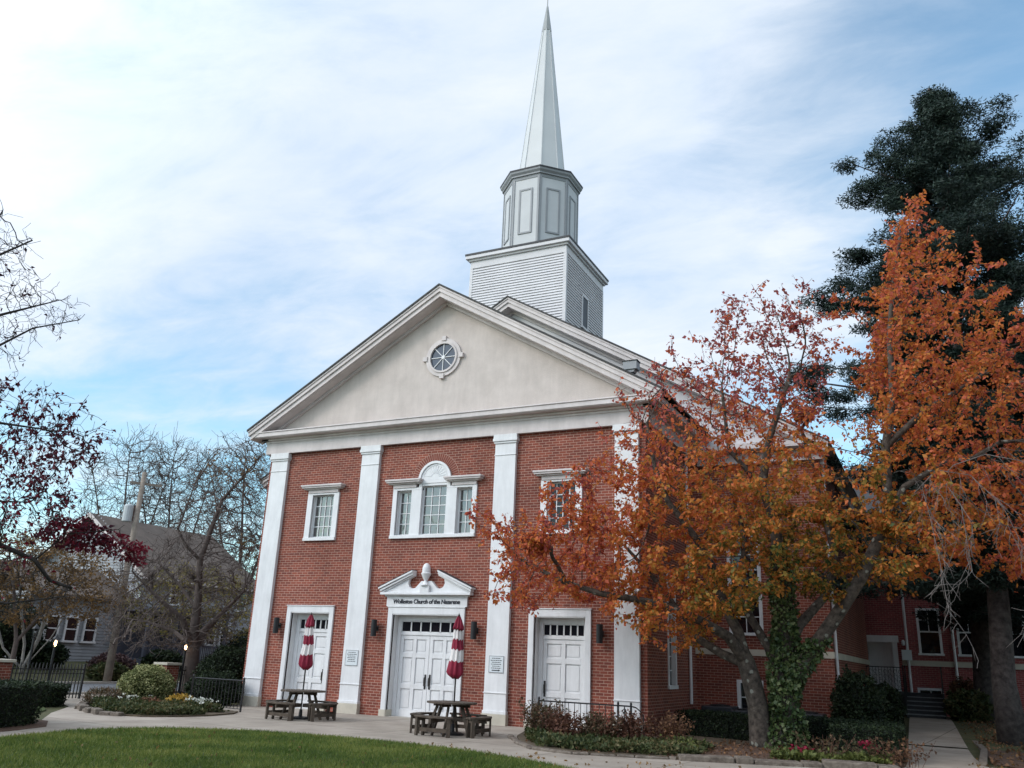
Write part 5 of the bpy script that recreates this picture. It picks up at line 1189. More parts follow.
shrub('broad_shrub', 'green shrub against the brick wing corner', 'shrub', (11.15, 4.3), (0.62, 1.1, 0.95), 7000, 0.09, 'hedge_leaf', seed=46, lump=0.12)
shrub('dense_shrub', 'large dark shrub left of the annex steps', 'shrub', (11.45, 7.6), (0.72, 1.6, 0.72), 9000, 0.09, 'hedge_leaf', seed=47, lump=0.12)
shrub('broad_shrub', 'yellowish green shrub right of the annex steps', 'shrub', (14.0, 13.8), (0.75, 0.9, 0.55), 3500, 0.12, 'ground_leaf', seed=48, lump=0.15)
shrub('red_shrub', 'reddish autumn shrub between annex steps and spruce', 'shrub', (13.95, 15.2), (0.6, 0.8, 0.75), 2500, 0.12, 'brown_leaf', seed=49, lump=0.15)
tag(MB().prism([(13.85, -0.6), (14.0, 3.5), (13.75, 9), (13.6, 14), (13.72, 14), (13.9, 9), (14.14, 3.5), (14.0, -0.6)], 0.0, 0.1, 'z').build('path_edge', 'edging_stone'), kind='structure')
poly_sheet('side_grass', [(14.1, 0.2), (14.1, 4), (13.95, 6.8), (24, 6.8), (40, 2), (40, -3.9), (20, -3.0), (15.5, -1.6)], 0.03, 'mulch', 0.02)
def leafscatter(name, label, poly, n, size, m, seed, z=0.045, cat='fallen leaves'):
    rng = np.random.default_rng(seed); q = scatter(poly, n, rng); zz_ = np.array([gh(a, b) for a, b in q])
    P = np.column_stack([q, zz_ + z]); o = leaves(name, P, size, m, None, rng, aspect=0.7); o.data.transform(Matrix.Identity(4)); tag(o, label, cat, kind='stuff')
    return o
leafscatter('fallen_leaves', 'scattered fallen leaves on lawn, beds and walk', [(-2, -12), (-1.5, -7.5), (3, -6), (8, -6), (13, -4), (14, 2), (13.5, 13), (18, 8), (18, -6), (9, -13)], 1800, 0.06, 'tan_leaf', 81)
leafscatter('mulch_litter', 'orange brown leaf litter below the maple', [(8.4, -4.3), (12.4, -3.2), (12.3, -1.8), (10.9, -0.4), (8.6, -0.4)], 900, 0.07, 'brown_leaf', 82, z=0.11)
leafscatter('bed_litter', 'fallen leaves in the front right bed', [(4.2, -1.2), (5.3, -4.4), (7, -5.3), (8.8, -4.7), (8.4, -1), (6.9, -0.4)], 800, 0.07, 'brown_leaf', 83, z=0.09)
leafscatter('side_litter', 'brown leaf litter under the spruces', [(14.1, -0.5), (14.0, 6), (13.8, 14), (24, 14), (24, -1)], 3500, 0.09, 'brown_leaf', 84, z=0.05)

# ------------------------------------------------------------------ trees
def frame_of(base):
    """axes across the view, up, and towards the viewer, used only to lay out a tree's limbs"""
    n = np.array([base[0] - 13.5, base[1] + 21.84, 0.0]); n /= np.linalg.norm(n); return np.array([n[1], -n[0], 0.0]), -n
def to3(base, q):
    h, f = frame_of(base); return h * q[0] + f * q[1] + np.array([0, 0, q[2]])
def env_points(base, poly, n, depth, rng, dens=None, ok=None, dcen=0.0):
    """points filling a crown whose outline (across, up) is poly and whose thickness follows its width"""
    xs_, ys_ = zip(*poly); q = np.column_stack([rng.uniform(min(xs_), max(xs_), n * 6), rng.uniform(min(ys_), max(ys_), n * 6)]); q = q[in_poly(q[:, 0], q[:, 1], poly)][:n]
    cx, cy = np.mean(q, 0); 
    ex = np.abs(q - [cx, cy]) / (np.ptp(q, axis=0) / 2 + 1e-6); th = np.sqrt(np.clip(1 - 0.8 * (ex ** 2).sum(1) / 2, 0.08, 1))
    d = dcen + depth * th * rng.uniform(-1, 1, len(q)); h, f = frame_of(base)
    P = q[:, :1] * h + d[:, None] * f; P[:, 2] += q[:, 1]
    if ok is not None: P = P[ok(P)]
    return P
def in_all(par, r, P, thr, k, spread, rng):
    """leaf positions along thin branches"""
    out = []
    for i in range(1, len(P)):
        if r[i] <= thr:
            a, b = P[par[i]], P[i]
            u = rng.random((k, 1)); out.append(a + (b - a) * u + rng.normal(size=(k, 3)) * spread)
    return np.vstack(out)
# --- the maple
mb_ = (9.69, -1.21, 0.08); mg = np.random.default_rng(77)
mp_ = thing('maple_tree', 'large orange red maple with forked trunk in front of the church', 'tree', mb_)
LM = dict(
 T1=([(-0.07, 0.0, -0.1), (-0.11, 0.0, 0.86), (-0.22, 0.0, 1.38), (-0.33, 0.0, 1.8)], 0.27, 0.21),
 L1=([(-0.33, 0.0, 1.8), (-0.69, 0.4, 2.32), (-1.28, 0.8, 2.63), (-1.95, 1.1, 2.9), (-2.66, 1.3, 3.03), (-3.44, 1.4, 3.13), (-4.3, 1.4, 3.38), (-5.2, 1.3, 3.8)], 0.14, 0.04),
 L2=([(-0.33, 0.0, 1.74), (-0.87, -0.3, 1.95), (-1.37, -0.4, 2.25), (-1.70, -0.4, 2.66), (-2.2, -0.3, 3.4), (-3.0, 0, 4.3)], 0.12, 0.04),
 L3=([(-0.33, 0.0, 1.8), (-0.47, 0.2, 2.44), (-0.74, 0.3, 2.98), (-0.99, 0.4, 3.87), (-1.35, 0.6, 4.53), (-1.94, 0.8, 5.33), (-2.23, 0.9, 6.15), (-2.4, 1.0, 7.2)], 0.145, 0.04),
 T2=([(0.40, -0.1, -0.1), (0.47, -0.1, 0.89), (0.52, -0.1, 1.52), (0.54, -0.1, 2.16)], 0.29, 0.23),
 L4=([(0.46, -0.1, 1.41), (0.17, -0.2, 2.15), (-0.2, -0.3, 2.81), (-0.35, -0.5, 3.51), (-0.24, -0.8, 4.73), (-0.6, -0.6, 6.2)], 0.12, 0.05),
 L5=([(0.54, -0.1, 2.16), (0.56, 0.0, 3.26), (0.5, 0.2, 4.37), (0.45, 0.4, 5.03), (0.21, 0.5, 5.72), (0.45, 0.6, 6.89), (0.98, 0.7, 8.33)], 0.21, 0.06),
 L6=([(0.21, 0.5, 5.72), (-0.5, 0.6, 6.6), (-0.6, 0.8, 8.0)], 0.08, 0.04),
 R1=([(0.51, -0.1, 1.2), (1.1, 0.2, 2.07), (1.67, 0.5, 2.86), (2.2, 0.8, 3.65), (2.61, 1.0, 4.49), (2.83, 1.1, 5.34), (2.88, 1.2, 6.44), (3.13, 1.2, 7.58), (3.19, 1.2, 9.02), (3.37, 1.2, 10.26), (3.7, 1.2, 11.8)], 0.19, 0.03),
 R2=([(2.81, 1.0, 4.92), (3.19, 1.1, 5.55), (3.7, 1.2, 5.85), (4.07, 1.2, 6.07), (4.6, 1.1, 6.15), (5.13, 1.3, 6.45), (5.7, 1.2, 6.5), (6.3, 1.3, 6.85)], 0.09, 0.025),
 R4=([(2.88, 1.2, 6.44), (3.8, 1.0, 7.3), (4.9, 0.8, 8.0), (5.8, 0.8, 8.6)], 0.08, 0.035),
 R3=([(0.53, -0.1, 2.05), (0.91, -0.6, 2.67), (1.54, -1.0, 3.35), (1.85, -1.3, 4.33), (1.71, -1.5, 5.33), (1.5, -1.4, 6.6)], 0.15, 0.04))
pl_ = [([to3(mb_, q) for q in L], a_, b_) for L, a_, b_ in LM.values()]
sk = limbs_skeleton(pl_, 0.25)
nsk = len(sk); F0 = dict(FR)
MA = [(-6.91, 5.25), (-6.13, 4.1), (-6.3, 3.11), (-5.68, 2.69), (-3.69, 3.05), (-2.73, 2.27), (-1.58, 1.9), (-0.88, 2.6), (0.93, 3.4), (1.85, 4.17), (1.9, 6.27), (1.50, 7.7), (1.9, 9.6), (1.62, 10.3), (-0.35, 10.3), (-0.5, 9.05), (-2.43, 8.4), (-3.15, 7.42), (-3.71, 6.12), (-4.73, 5.11), (-6.03, 4.86)]
MBp = [(1.96, 5.56), (2.45, 7.98), (2.88, 9.77), (3.38, 11.6), (4.05, 12.6), (4.38, 11.3), (5.3, 9.5), (6.25, 8.4), (7.65, 7.5), (7.68, 5.94), (6.86, 4.22), (5.52, 3.57), (4.32, 4.3), (3.56, 3.7), (2.94, 3.3), (2.21, 3.5), (1.85, 4.17)]
MLOW = [(-6.1, 4.9), (-6.2, 3.2), (-5.6, 2.8), (-3.7, 3.1), (-2.7, 2.3), (-1.6, 1.9), (-0.9, 2.5), (0.9, 3.3), (1.9, 4.2), (1.9, 6.2), (0.2, 7.0), (-2.2, 7.0), (-3.7, 5.9), (-4.7, 5.0)]
def clear(P):
    x = P[:, 0] + mb_[0]; y = P[:, 1] + mb_[1]
    return ~((x < 7.7) & (y > -0.95)) & (y < 4.0)
A = np.vstack([env_points(mb_, MA, 1500, 2.9, mg, ok=clear, dcen=0.3), env_points(mb_, MLOW, 800, 3.0, mg, ok=clear, dcen=0.5), env_points(mb_, MBp, 1500, 2.8, mg, ok=clear, dcen=0.7),
               env_points(mb_, [(-3.0, 7.0), (1.7, 7.0), (2.2, 9.8), (1.4, 10.6), (-0.7, 10.6), (-0.9, 9.2), (-2.6, 8.6)], 500, 2.0, mg, ok=clear)])
P, par = grow(sk, A, 0.20, 2.4, 0.28, 150, mg, (0, 0, 0.10), 0.10)
r = list(np.minimum(radii(par, 0.0055, 2.3), 0.20))
for i, v in F0.items(): r[i] = max(min(r[i], v), v * 0.95)
P, par, r = twigs(P, par, r, 0.012, 9000, 0.30, mg, 0.6, (0, 0, 0.15))
tree_mesh('trunk', P, par, r, 'bark_grey', mp_)
# leaves: most along thin wood, gathered in drooping bunches
def maple_leaves(k, thr):
    L = in_all(par, r, P, thr, k, 0.032, mg); 
    return L
L = maple_leaves(9, 0.0068)
h_, f_ = frame_of(mb_)
u_ = L @ h_; z_ = L[:, 2]
# thinner towards the very top of the left half, where sky shows through
keep = mg.random(len(L)) < np.where((u_ < 2.0) & (z_ > 6.6), 0.30, np.where((u_ < 2.0) & (z_ > 5.6), 0.62, np.where(u_ < -4.6, 0.6, 1.0)))
L = L[keep]; u_ = L @ h_; z_ = L[:, 2]
gap = in_poly(u_, z_, [(1.75, 5.5), (2.3, 5.3), (2.55, 6.5), (2.75, 8.4), (1.7, 8.4)]) & (mg.random(len(L)) < 0.85); L = L[~gap]; L = L[~((L[:, 2] > 6.0) & (L @ h_ > 2.2) & (mg.random(len(L)) < 0.32))]; low_ = (L @ h_ > 1.9) & (L[:, 2] < 3.3 + 0.25 * np.maximum(0, L @ h_ - 3.5)) & (mg.random(len(L)) < 0.8); L = L[~low_]; u_ = L @ h_; z_ = L[:, 2]
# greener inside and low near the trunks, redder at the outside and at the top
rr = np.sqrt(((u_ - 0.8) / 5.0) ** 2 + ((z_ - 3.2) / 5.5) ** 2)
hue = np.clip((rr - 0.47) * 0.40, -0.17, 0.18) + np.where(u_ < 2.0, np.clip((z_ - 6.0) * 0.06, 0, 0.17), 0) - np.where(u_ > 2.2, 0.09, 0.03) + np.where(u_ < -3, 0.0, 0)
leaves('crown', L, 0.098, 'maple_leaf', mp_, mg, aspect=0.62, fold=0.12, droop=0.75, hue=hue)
print('maple nodes', len(P), 'leaves', len(L))
# bare grey drooping branches hanging from the right side
db = [[to3(mb_, q) for q in L_] for L_ in ([(3.1, 1.8, 5.1), (3.5, 3.0, 5.5), (4.0, 3.4, 5.3), (4.43, 3.6, 4.65), (4.72, 3.6, 3.74), (4.9, 3.6, 3.2)], [(3.3, 2.4, 5.35), (3.25, 3.2, 4.55), (3.29, 3.4, 3.76), (3.35, 3.4, 2.78)], [(3.6, 3.1, 5.5), (4.3, 3.4, 5.7), (5.3, 3.6, 5.4), (5.9, 3.6, 4.5), (6.0, 3.6, 3.6)], [(3.5, 3.0, 5.5), (3.75, 3.5, 4.7), (3.8, 3.5, 3.5)])]
P2, p2 = zip(*limbs_skeleton(db, 0.2)); P2 = list(P2); p2 = list(p2); r2 = list(np.minimum(radii(p2, 0.007, 1.9), 0.04))
P2, p2, r2 = twigs(P2, p2, r2, 0.05, 260, 0.7, mg, 0.7, (0, 0, -0.5), 4); P2, p2, r2 = twigs(P2, p2, r2, 0.006, 500, 0.3, mg, 0.8, (0, 0, -0.3), 2)
tree_mesh('dead_branch', P2, p2, r2, 'dead_twig', mp_)
# ivy on the right hand bole
iv = thing('ivy', 'green ivy climbing the right hand bole of the maple', 'climbing plant', mb_)
pts = [to3(mb_, q) for q in [(0.40, -0.1, 0.0), (0.47, -0.1, 0.89), (0.52, -0.1, 1.52), (0.54, -0.1, 2.16), (0.56, 0.0, 3.26), (0.5, 0.2, 4.37)]]
pr2 = [to3(mb_, q) for q in [(0.51, -0.1, 1.2), (1.0, 0.15, 1.95), (1.3, 0.3, 2.35)]]
def wrap(pts, R0_, R1_, n):
    out = []
    for a, b in zip(pts[:-1], pts[1:]):
        m = int(n * np.linalg.norm(b - a)); u = mg.random(m)[:, None]; c = a + (b - a) * u; ang = mg.uniform(0, 6.283, m); zf = c[:, 2] / 4.4
        R = (R0_ + (R1_ - R0_) * zf) * (0.85 + 0.3 * mg.random(m)) * (1 + 0.18 * np.sin(c[:, 2] * 4 + ang * 2)); out.append(c + np.column_stack([np.cos(ang) * R, np.sin(ang) * R, mg.normal(size=m) * 0.03]))
    return np.vstack(out)
IV = np.vstack([wrap(pts, 0.40, 0.17, 2400), wrap(pr2, 0.27, 0.17, 1300)])
IV = IV[(IV[:, 2] < 3.0) | (mg.random(len(IV)) < 0.5)]; IV = IV[mg.random(len(IV)) < 0.70 + 0.3 * np.sin(IV[:, 2] * 5 + IV[:, 0] * 9)]
leaves('ivy_foliage', IV, 0.085, 'ivy_leaf', iv, mg, aspect=0.9, fold=0.1, droop=0.8)
ivs = MB()
for k in range(7):
    a0_ = k * 0.9; ivs.tube([p + np.array([math.cos(a0_ + j * 0.4) * 0.33 * (1 - j * 0.09), math.sin(a0_ + j * 0.4) * 0.33 * (1 - j * 0.09), 0]) for j, p in enumerate(pts)], 0.015, 4)
ivs.build('vine_stems', 'bark_dark', iv)

# --- spruces
def spruce(label, base, H, trunk_r, zlow, Lfun, seed, nbr, nper, leafs=0.17, cat='tree', lean=0.0):
    rng = np.random.default_rng(seed); t = thing('spruce_tree', label, cat, (base[0], base[1], gh(*base[:2]) - 0.05))
    tr = MB(); npt = 14
    zt = [H * i / (npt - 1) for i in range(npt)]
    cen = [np.array([0.12 * math.sin(z * 0.5 + seed), 0.12 * math.cos(z * 0.4), z]) for z in zt]; cen[0][:2] = 0
    tr.tube(cen, [trunk_r * 1.35] + [trunk_r * (1 - 0.93 * z / H) ** 0.9 + 0.02 for z in zt[1:]], 12)
    T_ = tr.build('trunk', 'bark_conifer', t, smooth=True)
    br = MB(); LP = []
    for k in range(nbr):
        z = zlow + (H - zlow - 0.3) * (k + rng.random()) / nbr; a = k * 2.39996 + rng.normal() * 0.3; L = Lfun(z, a) * rng.uniform(0.72, 1.04)
        if L < 0.25: L = 0.25
        p0 = np.array([0.12 * math.sin(z * 0.5 + seed), 0.12 * math.cos(z * 0.4), z]); d = np.array([math.cos(a), math.sin(a), 0])
        rise = 0.35 if z > H * 0.75 else 0.08; n = 6
        pts_ = [p0 + d * L * s + np.array([0, 0, L * (rise * s - 0.22 * s * (1 - s) - (0.12 if z < H * 0.6 else 0) * s)]) for s in np.linspace(0, 1, n)]
        br.tube(pts_, [0.012 + 0.018 * L * (1 - s) * 0.6 for s in np.linspace(0, 1, n)], 4)
        # side sprays: foliage gathered in irregular tufts towards the outer part
        nt = max(3, int(L * 3.6))
        for j in range(nt):
            s = rng.uniform(0.25, 1.03); c = p0 + d * L * s + np.array([0, 0, L * (rise * s - 0.22 * s * (1 - s) - (0.12 if z < H * 0.6 else 0) * s)])
            side = np.array([-d[1], d[0], 0]) * rng.normal() * 0.28 * L * (1.1 - s * 0.5) * 0.8; c = c + side + np.array([0, 0, rng.normal() * 0.08])
            R = rng.uniform(0.24, 0.46); m = int(nper * R / 0.25)
            q = rng.normal(size=(m, 3)); q /= np.linalg.norm(q, axis=1)[:, None]; q *= (rng.random(m) ** 0.4)[:, None]
            LP.append(c + q * np.array([R * 1.25, R * 1.25, R * 0.62]) - np.array([0, 0, 0.08]))
    B_ = br.build('branches', 'bark_conifer', T_)
    leaves('crown', np.vstack(LP), leafs, 'spruce_needle', t, rng, aspect=0.24, fold=0.1, droop=0.1)
    return t
def L1f(z, a):
    base = np.interp(z, [3, 6, 9, 12, 15, 16.6, 18, 19.3, 20.4], [4.2, 4.6, 4.7, 4.5, 4.1, 3.3, 2.2, 1.4, 0.4]); return base * (0.80 + 0.30 * math.sin(3 * a + z * 0.9) + 0.12 * math.sin(z * 3.3))
spruce('tall dark spruce with thick grey trunk beside the path, rising above the maple', (14.87, 6.26), 20.9, 0.31, 4.2, L1f, 5, 172, 230, 0.13)
spruce('second spruce with dark trunk in front of the annex windows', (14.55, 14.2), 13.5, 0.40, 3.6, lambda z, a: float(np.interp(z, [3, 6, 10, 13.5], [2.6, 3.2, 2.4, 0.4])) * (0.8 + 0.25 * math.sin(3 * a + z)), 6, 90, 80)
spruce('third spruce at the right edge behind the thick trunk', (16.4, 11.8), 15.0, 0.32, 3.2, lambda z, a: float(np.interp(z, [3, 6, 10, 15], [2.6, 3.2, 2.4, 0.4])) * (0.8 + 0.25 * math.sin(3 * a + z)), 7, 90, 80)

# --- dark red maple reaching in from the left edge
rb = (0.9, -15.0, 0.0); rgd = np.random.default_rng(91)
rt = thing('red_maple_tree', 'dark purple red maple reaching in from the left edge', 'tree', rb)
LR = [([(-0.45, 0, -0.1), (-0.40, 0, 1.2), (-0.50, 0, 2.59), (-0.34, 0, 4.12), (-0.1, 0, 5.6), (0.43, 0, 6.36), (1.17, 0, 6.82)], 0.17, 0.008),
      ([(-0.50, 0, 2.59), (0.39, 0, 2.89), (1.1, 0, 2.97), (1.58, 0, 2.8), (1.83, 0, 2.53), (2.14, 0, 2.44)], 0.062, 0.022),
      ([(-0.34, 0, 4.12), (0.38, 0.1, 4.69), (1.29, 0.1, 4.71)], 0.04, 0.012), ([(-0.1, 0, 5.6), (0.0, 0.2, 7.0), (0.6, 0.2, 7.6)], 0.045, 0.012), ([(-0.2, 0, 5.0), (0.3, -0.1, 5.7), (0.9, -0.1, 6.3), (1.5, -0.1, 6.6)], 0.035, 0.008), ([(1.58, 0, 2.8), (1.9, 0.2, 3.2), (2.6, 0.2, 3.35)], 0.014, 0.006), ([(-0.42, 0, 3.3), (0.5, -0.5, 3.6), (1.4, -0.6, 3.7)], 0.03, 0.01),
      ([(-0.45, 0, 1.8), (0.4, 0.3, 2.25), (1.3, 0.4, 2.15), (2.0, 0.4, 2.3)], 0.03, 0.008)]
sk = limbs_skeleton([([to3(rb, q) for q in L_], a_, b_) for L_, a_, b_ in LR], 0.15); F2 = dict(FR)
RU = [(-0.68, 7.93), (0.42, 7.77), (0.8, 7.0), (1.63, 6.69), (1.26, 6.3), (0.74, 6.11), (-0.23, 5.78)]
RM = [(-0.09, 5.13), (0.65, 5.24), (1.47, 5.19), (2.2, 4.72), (2.13, 4.31), (1.66, 4.16), (2.15, 3.79), (2.17, 3.53), (1.55, 3.31), (1.65, 2.81), (0.51, 2.29), (-0.3, 2.4)]
RL_ = [(1.6, 3.3), (2.0, 3.45), (2.67, 3.29), (3.1, 3.1), (3.03, 2.91), (2.49, 3.07), (2.0, 3.0)]
RBt = [(-0.2, 2.9), (0.8, 3.0), (1.8, 2.9), (2.3, 2.5), (2.0, 1.95), (0.8, 1.8), (-0.2, 1.9)]
A = np.vstack([env_points(rb, RU, 900, 0.8, rgd), env_points(rb, [(-0.7, 5.0), (0.2, 5.1), (0.9, 5.6), (0.7, 6.3), (-0.2, 6.4)], 220, 0.8, rgd), env_points(rb, RM, 1700, 1.3, rgd), env_points(rb, RL_, 60, 0.25, rgd), env_points(rb, RBt, 500, 0.9, rgd), env_points(rb, [(-5, 3), (-1, 3), (-0.3, 8), (-4, 8)], 260, 2.5, rgd)])
P, par = grow(sk, A, 0.11, 1.4, 0.14, 130, rgd, (0, 0, 0.02), 0.2)
r = list(np.minimum(radii(par, 0.0032, 2.2), 0.10))
for i, v in F2.items(): r[i] = v
P, par, r = twigs(P, par, r, 0.008, 7000, 0.17, rgd, 0.8, (0, 0, 0.1), 3)
tree_mesh('trunk', P, par, r, 'bark_dark', rt)
L = in_all(par, r, P, 0.0036, 2, 0.02, rgd); h_, f_ = frame_of(rb); u_ = L @ h_; z_ = L[:, 2]
pz = np.where(in_poly(u_, z_, RL_), 3.0, np.where(in_poly(u_, z_, RU), 0.06, np.where(in_poly(u_, z_, RM), np.where(z_ > 3.7, 1.1, 0.55), 0.05)))
cl = 0.5 + 0.5 * np.sin(u_ * 9 + z_ * 4) * np.sin(z_ * 8 - u_ * 3)
L = L[rgd.random(len(L)) < pz * (0.15 + 1.2 * cl ** 2)]
ex = env_points(rb, [(1.5, 3.15), (1.75, 3.45), (2.1, 3.5), (2.67, 3.32), (3.15, 3.12), (3.05, 2.86), (2.49, 3.0), (2.0, 3.0)], 1100, 0.22, rgd)
hue = np.where(L[:, 2] < 3.6, 0.18, np.where(L[:, 2] < 5.4, 0.02, -0.22)); L = np.vstack([L, ex]); hue = np.concatenate([hue, np.full(len(ex), 0.20)])
leaves('crown', L, 0.075, 'red_leaf', rt, rgd, aspect=0.5, droop=0.9, hue=hue)

# --- bare trees
def bare(name, label, base, limbs, env, nA, depth, step, kill, tip, rmax, seed, m='bark_bare', ntw=3000, twl=0.5, leafm=None, nleaf=0, lsize=0.1, lpoly=None, dens=1.0, trop=(0, 0, 0.15), ex=2.2, infl=3.0):
    rng = np.random.default_rng(seed); z = gh(*base[:2]); t = thing(name, label, 'tree', (base[0], base[1], z))
    sk = limbs_skeleton([([to3(base, q) for q in L_[0]], L_[1], L_[2]) if isinstance(L_, tuple) else [to3(base, q) for q in L_] for L_ in limbs], step); F1 = dict(FR)
    A = env_points(base, env, nA, depth, rng); P, par = grow(sk, A, step, infl, kill, 130, rng, trop, 0.15)
    r = list(np.minimum(radii(par, tip, ex), rmax))
    for i, v in F1.items(): r[i] = v
    P, par, r = twigs(P, par, r, tip * 2.5, ntw, twl, rng, 0.7, (0, 0, 0.25), 2)
    for i in range(len(r)): r[i] = max(r[i], tip * 0.8)
    tree_mesh('trunk', P, par, r, m, t)
    if leafm:
        L = in_all(par, r, P, tip * 1.6, 4, 0.08, rng) if not lpoly else in_all(par, r, P, tip * 2.5, 6, 0.08, rng)
        if lpoly: h, f = frame_of(base); L = L[in_poly(L @ h, L[:, 2], lpoly)]
        rng.shuffle(L); leaves('crown', L[:nleaf], lsize, leafm, t, rng, droop=0.4)
    return t
TLp = [(-3.24, 4.01), (-3.25, 1.79), (-1.57, 1.46), (1.12, 1.7), (1.59, 3.44), (1.84, 4.92), (1.35, 9.35), (-0.12, 9.37), (-1.24, 8.25), (-1.68, 5.38), (-2.77, 4.72)]
bare('bare_tree', 'spreading bare grey tree behind the garden railing, left of the church', (-10.75, 1.95), [([(-0.05, 0, -0.1), (-0.14, 0, 0.9), (-0.18, 0, 1.58)], 0.30, 0.27), ([(-0.18, 0, 1.58), (-0.23, 0, 3.33), (-0.37, 0, 4.76), (0.09, 0, 7.04), (0.64, 0, 7.87), (1.32, 0, 8.94)], 0.19, 0.02),
     ([(-0.18, 0, 1.58), (-0.64, 0.4, 2.6), (-1.52, 0.6, 3.25), (-2.49, 0.8, 4.07)], 0.14, 0.03), ([(-0.18, 0, 1.58), (0.16, -0.3, 2.29), (0.76, -0.5, 3.03), (1.37, -0.5, 3.78)], 0.17, 0.03), ([(-0.37, 0, 4.76), (-0.97, 0.2, 5.26), (-1.29, 0.3, 5.79), (-0.9, 0.3, 7.74)], 0.07, 0.02), ([(-0.18, 0, 1.7), (-0.9, -0.8, 2.2), (-1.9, -1.0, 2.5), (-3.0, -1.0, 2.6)], 0.10, 0.02), ([(-0.23, 0, 3.0), (-1.0, -0.5, 3.9), (-1.8, -0.6, 4.6), (-3.0, -0.6, 4.9)], 0.07, 0.02)],
     TLp, 4200, 2.6, 0.16, 0.18, 0.0075, 0.30, 101, ntw=16000, twl=0.30, leafm='tan_leaf', nleaf=260, lsize=0.1, lpoly=[(-0.6, 7.8), (1.5, 7.8), (1.5, 8.8), (-0.6, 8.8)])
fan = lambda p: [([(p[0], 0, -0.3), (p[0] - 0.3, 0, 5), (p[0] - 0.6, 0, 9), (p[0] - 1.0, 0, 13), (p[0] - 1.2, 0, 16)], 0.22, 0.03), ([(p[0] - 0.2, 0, 3.5), (p[0] + 1.0, 0.5, 8), (p[0] + 1.6, 0.5, 12), (p[0] + 2.2, 0.5, 15)], 0.13, 0.03), ([(p[0] - 0.25, 0, 4.2), (p[0] - 2.0, -0.5, 8.5), (p[0] - 3.0, -0.5, 12), (p[0] - 3.8, -0.5, 14.5)], 0.12, 0.03)]
bare('bare_tree', 'tall bare tree rising behind the left end of the house roof', (-42, 27), fan((-2.2,)), [(-4.0, 6), (-0.5, 6), (0.8, 12.5), (-1.2, 17.2), (-3.5, 17), (-6.5, 14), (-6.0, 9)], 1900, 3.0, 0.35, 0.42, 0.015, 0.10, 102, ntw=14000, twl=1.0)
bare('bare_tree', 'bare tree rising behind the middle of the house roof', (-38, 33), fan((-6.0,)), [(-8, 8), (-3.5, 8), (-2.5, 13), (-4.0, 16.5), (-7.5, 17.6), (-10, 14.5), (-9.6, 10)], 1900, 3.0, 0.35, 0.42, 0.015, 0.10, 103, ntw=14000, twl=1.0)
bare('bare_tree', 'bare tree between the house roof and the church corner', (-30, 30), fan((-4.0,)), [(-6.5, 5), (-1.8, 4), (-1.6, 9), (-2.2, 15.8), (-5.4, 16.2), (-7.4, 12.4)], 1900, 3.0, 0.35, 0.42, 0.015, 0.10, 104, ntw=14000, twl=1.0, leafm='tan_leaf', nleaf=260, lsize=0.25, lpoly=[(-4.6, 7.5), (-2.4, 7.5), (-2.4, 9), (-4.6, 9)])
bare('yellow_tree', 'small tree with yellow green leaves in front of the house', (-17.2, 8.0), [[(0, 0, -0.1), (0, 0, 1.2), (-0.4, 0, 2.6), (-0.8, 0, 3.8)], [(0, 0, 1.2), (0.6, 0.3, 2.4), (1.2, 0.3, 3.6)], [(0, 0, 1.5), (-1.2, 0.2, 2.5), (-2.0, 0.2, 3.4)]],
     [(-3.2, 2.6), (-1.5, 2.1), (2.5, 2.1), (3.0, 3.6), (1.6, 4.9), (-1.0, 5.4), (-3.0, 4.4)], 900, 1.6, 0.22, 0.28, 0.007, 0.12, 105, ntw=5000, twl=0.35, leafm='yellow_leaf', nleaf=5000, lsize=0.11)
bare('tan_tree', 'small rusty tan leaved tree at the far left behind the fence', (-22.5, 2.5), [[(0.5, 0, -0.1), (0.5, 0, 1.5), (0, 0, 3.6), (-0.5, 0, 5.2)], [(0.5, 0, 1.5), (1.6, 0.3, 3.3), (2.6, 0.3, 4.6)]],
     [(-2.5, 2.0), (3.5, 2.4), (4.8, 3.6), (3.5, 5.2), (1, 6.0), (-2.5, 5.8)], 1000, 1.8, 0.25, 0.3, 0.008, 0.12, 106, ntw=5000, twl=0.4, leafm='tan_leaf', nleaf=9000, lsize=0.12)
bt = (-23.5, 3.6)
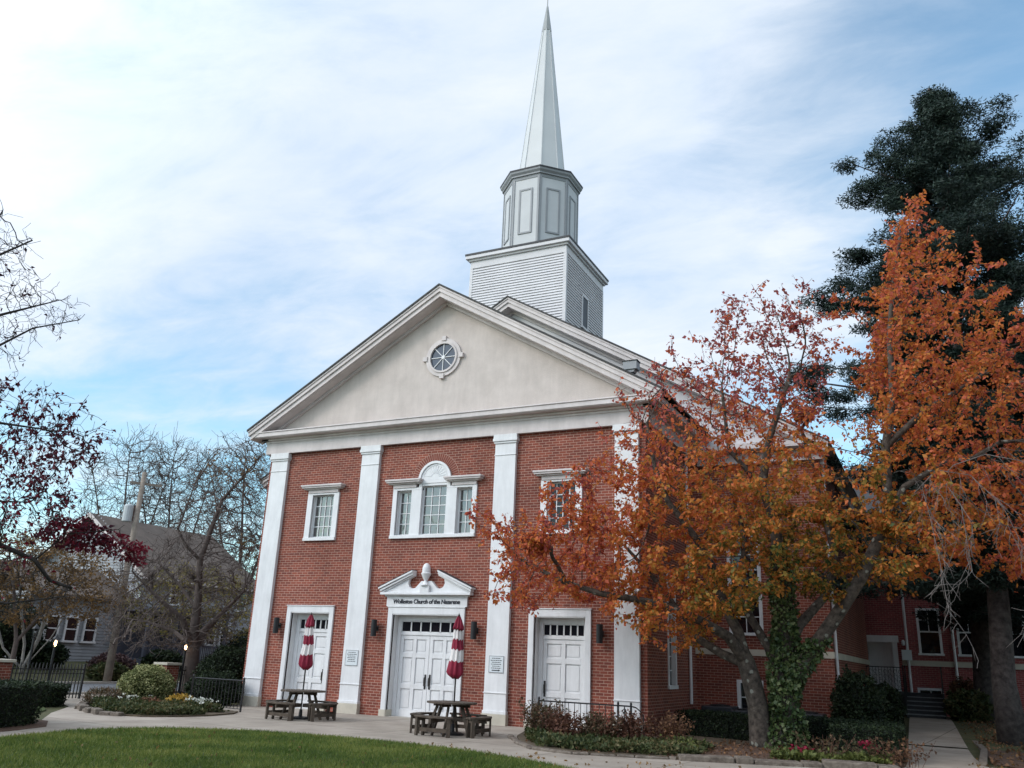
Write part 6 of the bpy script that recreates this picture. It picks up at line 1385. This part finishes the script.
bare('birch_tree', 'clump of white stemmed birches at the far left', bt, [[(0.6, 0, -0.1), (0.5, 0, 1.2), (0.1, 0, 2.6), (-0.3, 0, 4.2)], [(0.6, 0, 0.1), (1.0, 0.1, 1.4), (1.2, 0.1, 3.0), (1.4, 0, 4.6)], [(0.6, 0, 0.1), (1.5, -0.1, 1.5), (2.1, -0.1, 3.0)], [(0.6, 0, 0.1), (-0.3, 0, 1.0), (-0.9, 0, 2.4), (-1.0, 0, 3.8)]],
     [(-1.6, 2.8), (2.6, 2.8), (2.4, 5.4), (-1.4, 5.4)], 240, 1.0, 0.3, 0.4, 0.010, 0.085, 107, m='bark_birch', ntw=500, twl=0.4, ex=1.5)
for i, (x, y, rx, rz, lb) in enumerate([(-25.6, 4.6, 1.6, 1.55, 'dark evergreen shrub behind the birches'), (-24.4, 6.0, 0.9, 0.6, 'dark shrub under the left house windows'), (-23.2, 8.8, 1.0, 0.5, 'reddish brown low shrub on the house bank'), (-21.9, 7.6, 0.8, 0.42, 'olive shrub just left of the utility pole foot'), (-23.5, 12.2, 1.1, 0.6, 'dark shrub before the house porch'), (-24.4, 19.6, 1.6, 1.2, 'wide dark evergreen under the right house windows')]):
    shrub('garden_shrub', lb, 'shrub', (x, y), (rx, rx, rz), 3500, 0.16, ['hedge_leaf', 'hedge_leaf', 'purple_leaf', 'ground_leaf', 'hedge_leaf', 'hedge_leaf'][i], seed=120 + i)
# far wood closing the view at street level
fw = np.random.default_rng(140)
FP = []
for k in range(46):
    a = rad(-78 + 62 * k / 45 + fw.normal() * 0.8); D = fw.uniform(62, 85); cx, cy = 13.5 + D * math.sin(a), -21.8 + D * math.cos(a); hh = fw.uniform(3.0, 6.0)
    FP.append(ell_pts(420, (cx, cy, hh * 0.5), (3.4, 3.4, hh * 0.5), fw, 0.3))
for k in range(14):
    a = rad(2 + 16 * k / 13); D = fw.uniform(64, 80); cx, cy = 13.5 + D * math.sin(a), -21.8 + D * math.cos(a); hh = fw.uniform(8, 12); FP.append(ell_pts(420, (cx, cy, hh * 0.5), (3.4, 3.4, hh * 0.5), fw, 0.3))
for k in range(64):                                            # trees round the rest of the square, seen only mirrored in the glass
    a = rad(100 + 150 * k / 63 + fw.normal()); D = fw.uniform(34, 48); cx, cy = 6 + D * math.sin(a), -16 + D * math.cos(a); hh = fw.uniform(6.0, 12.0)
    FP.append(ell_pts(520, (cx, cy, hh * 0.5), (3.2, 3.2, hh * 0.5), fw, 0.3))
tag(leaves('far_wood', np.vstack(FP), 0.9, 'purple_leaf', None, fw), 'brown far off trees and scrub closing the view', 'wood', kind='stuff')
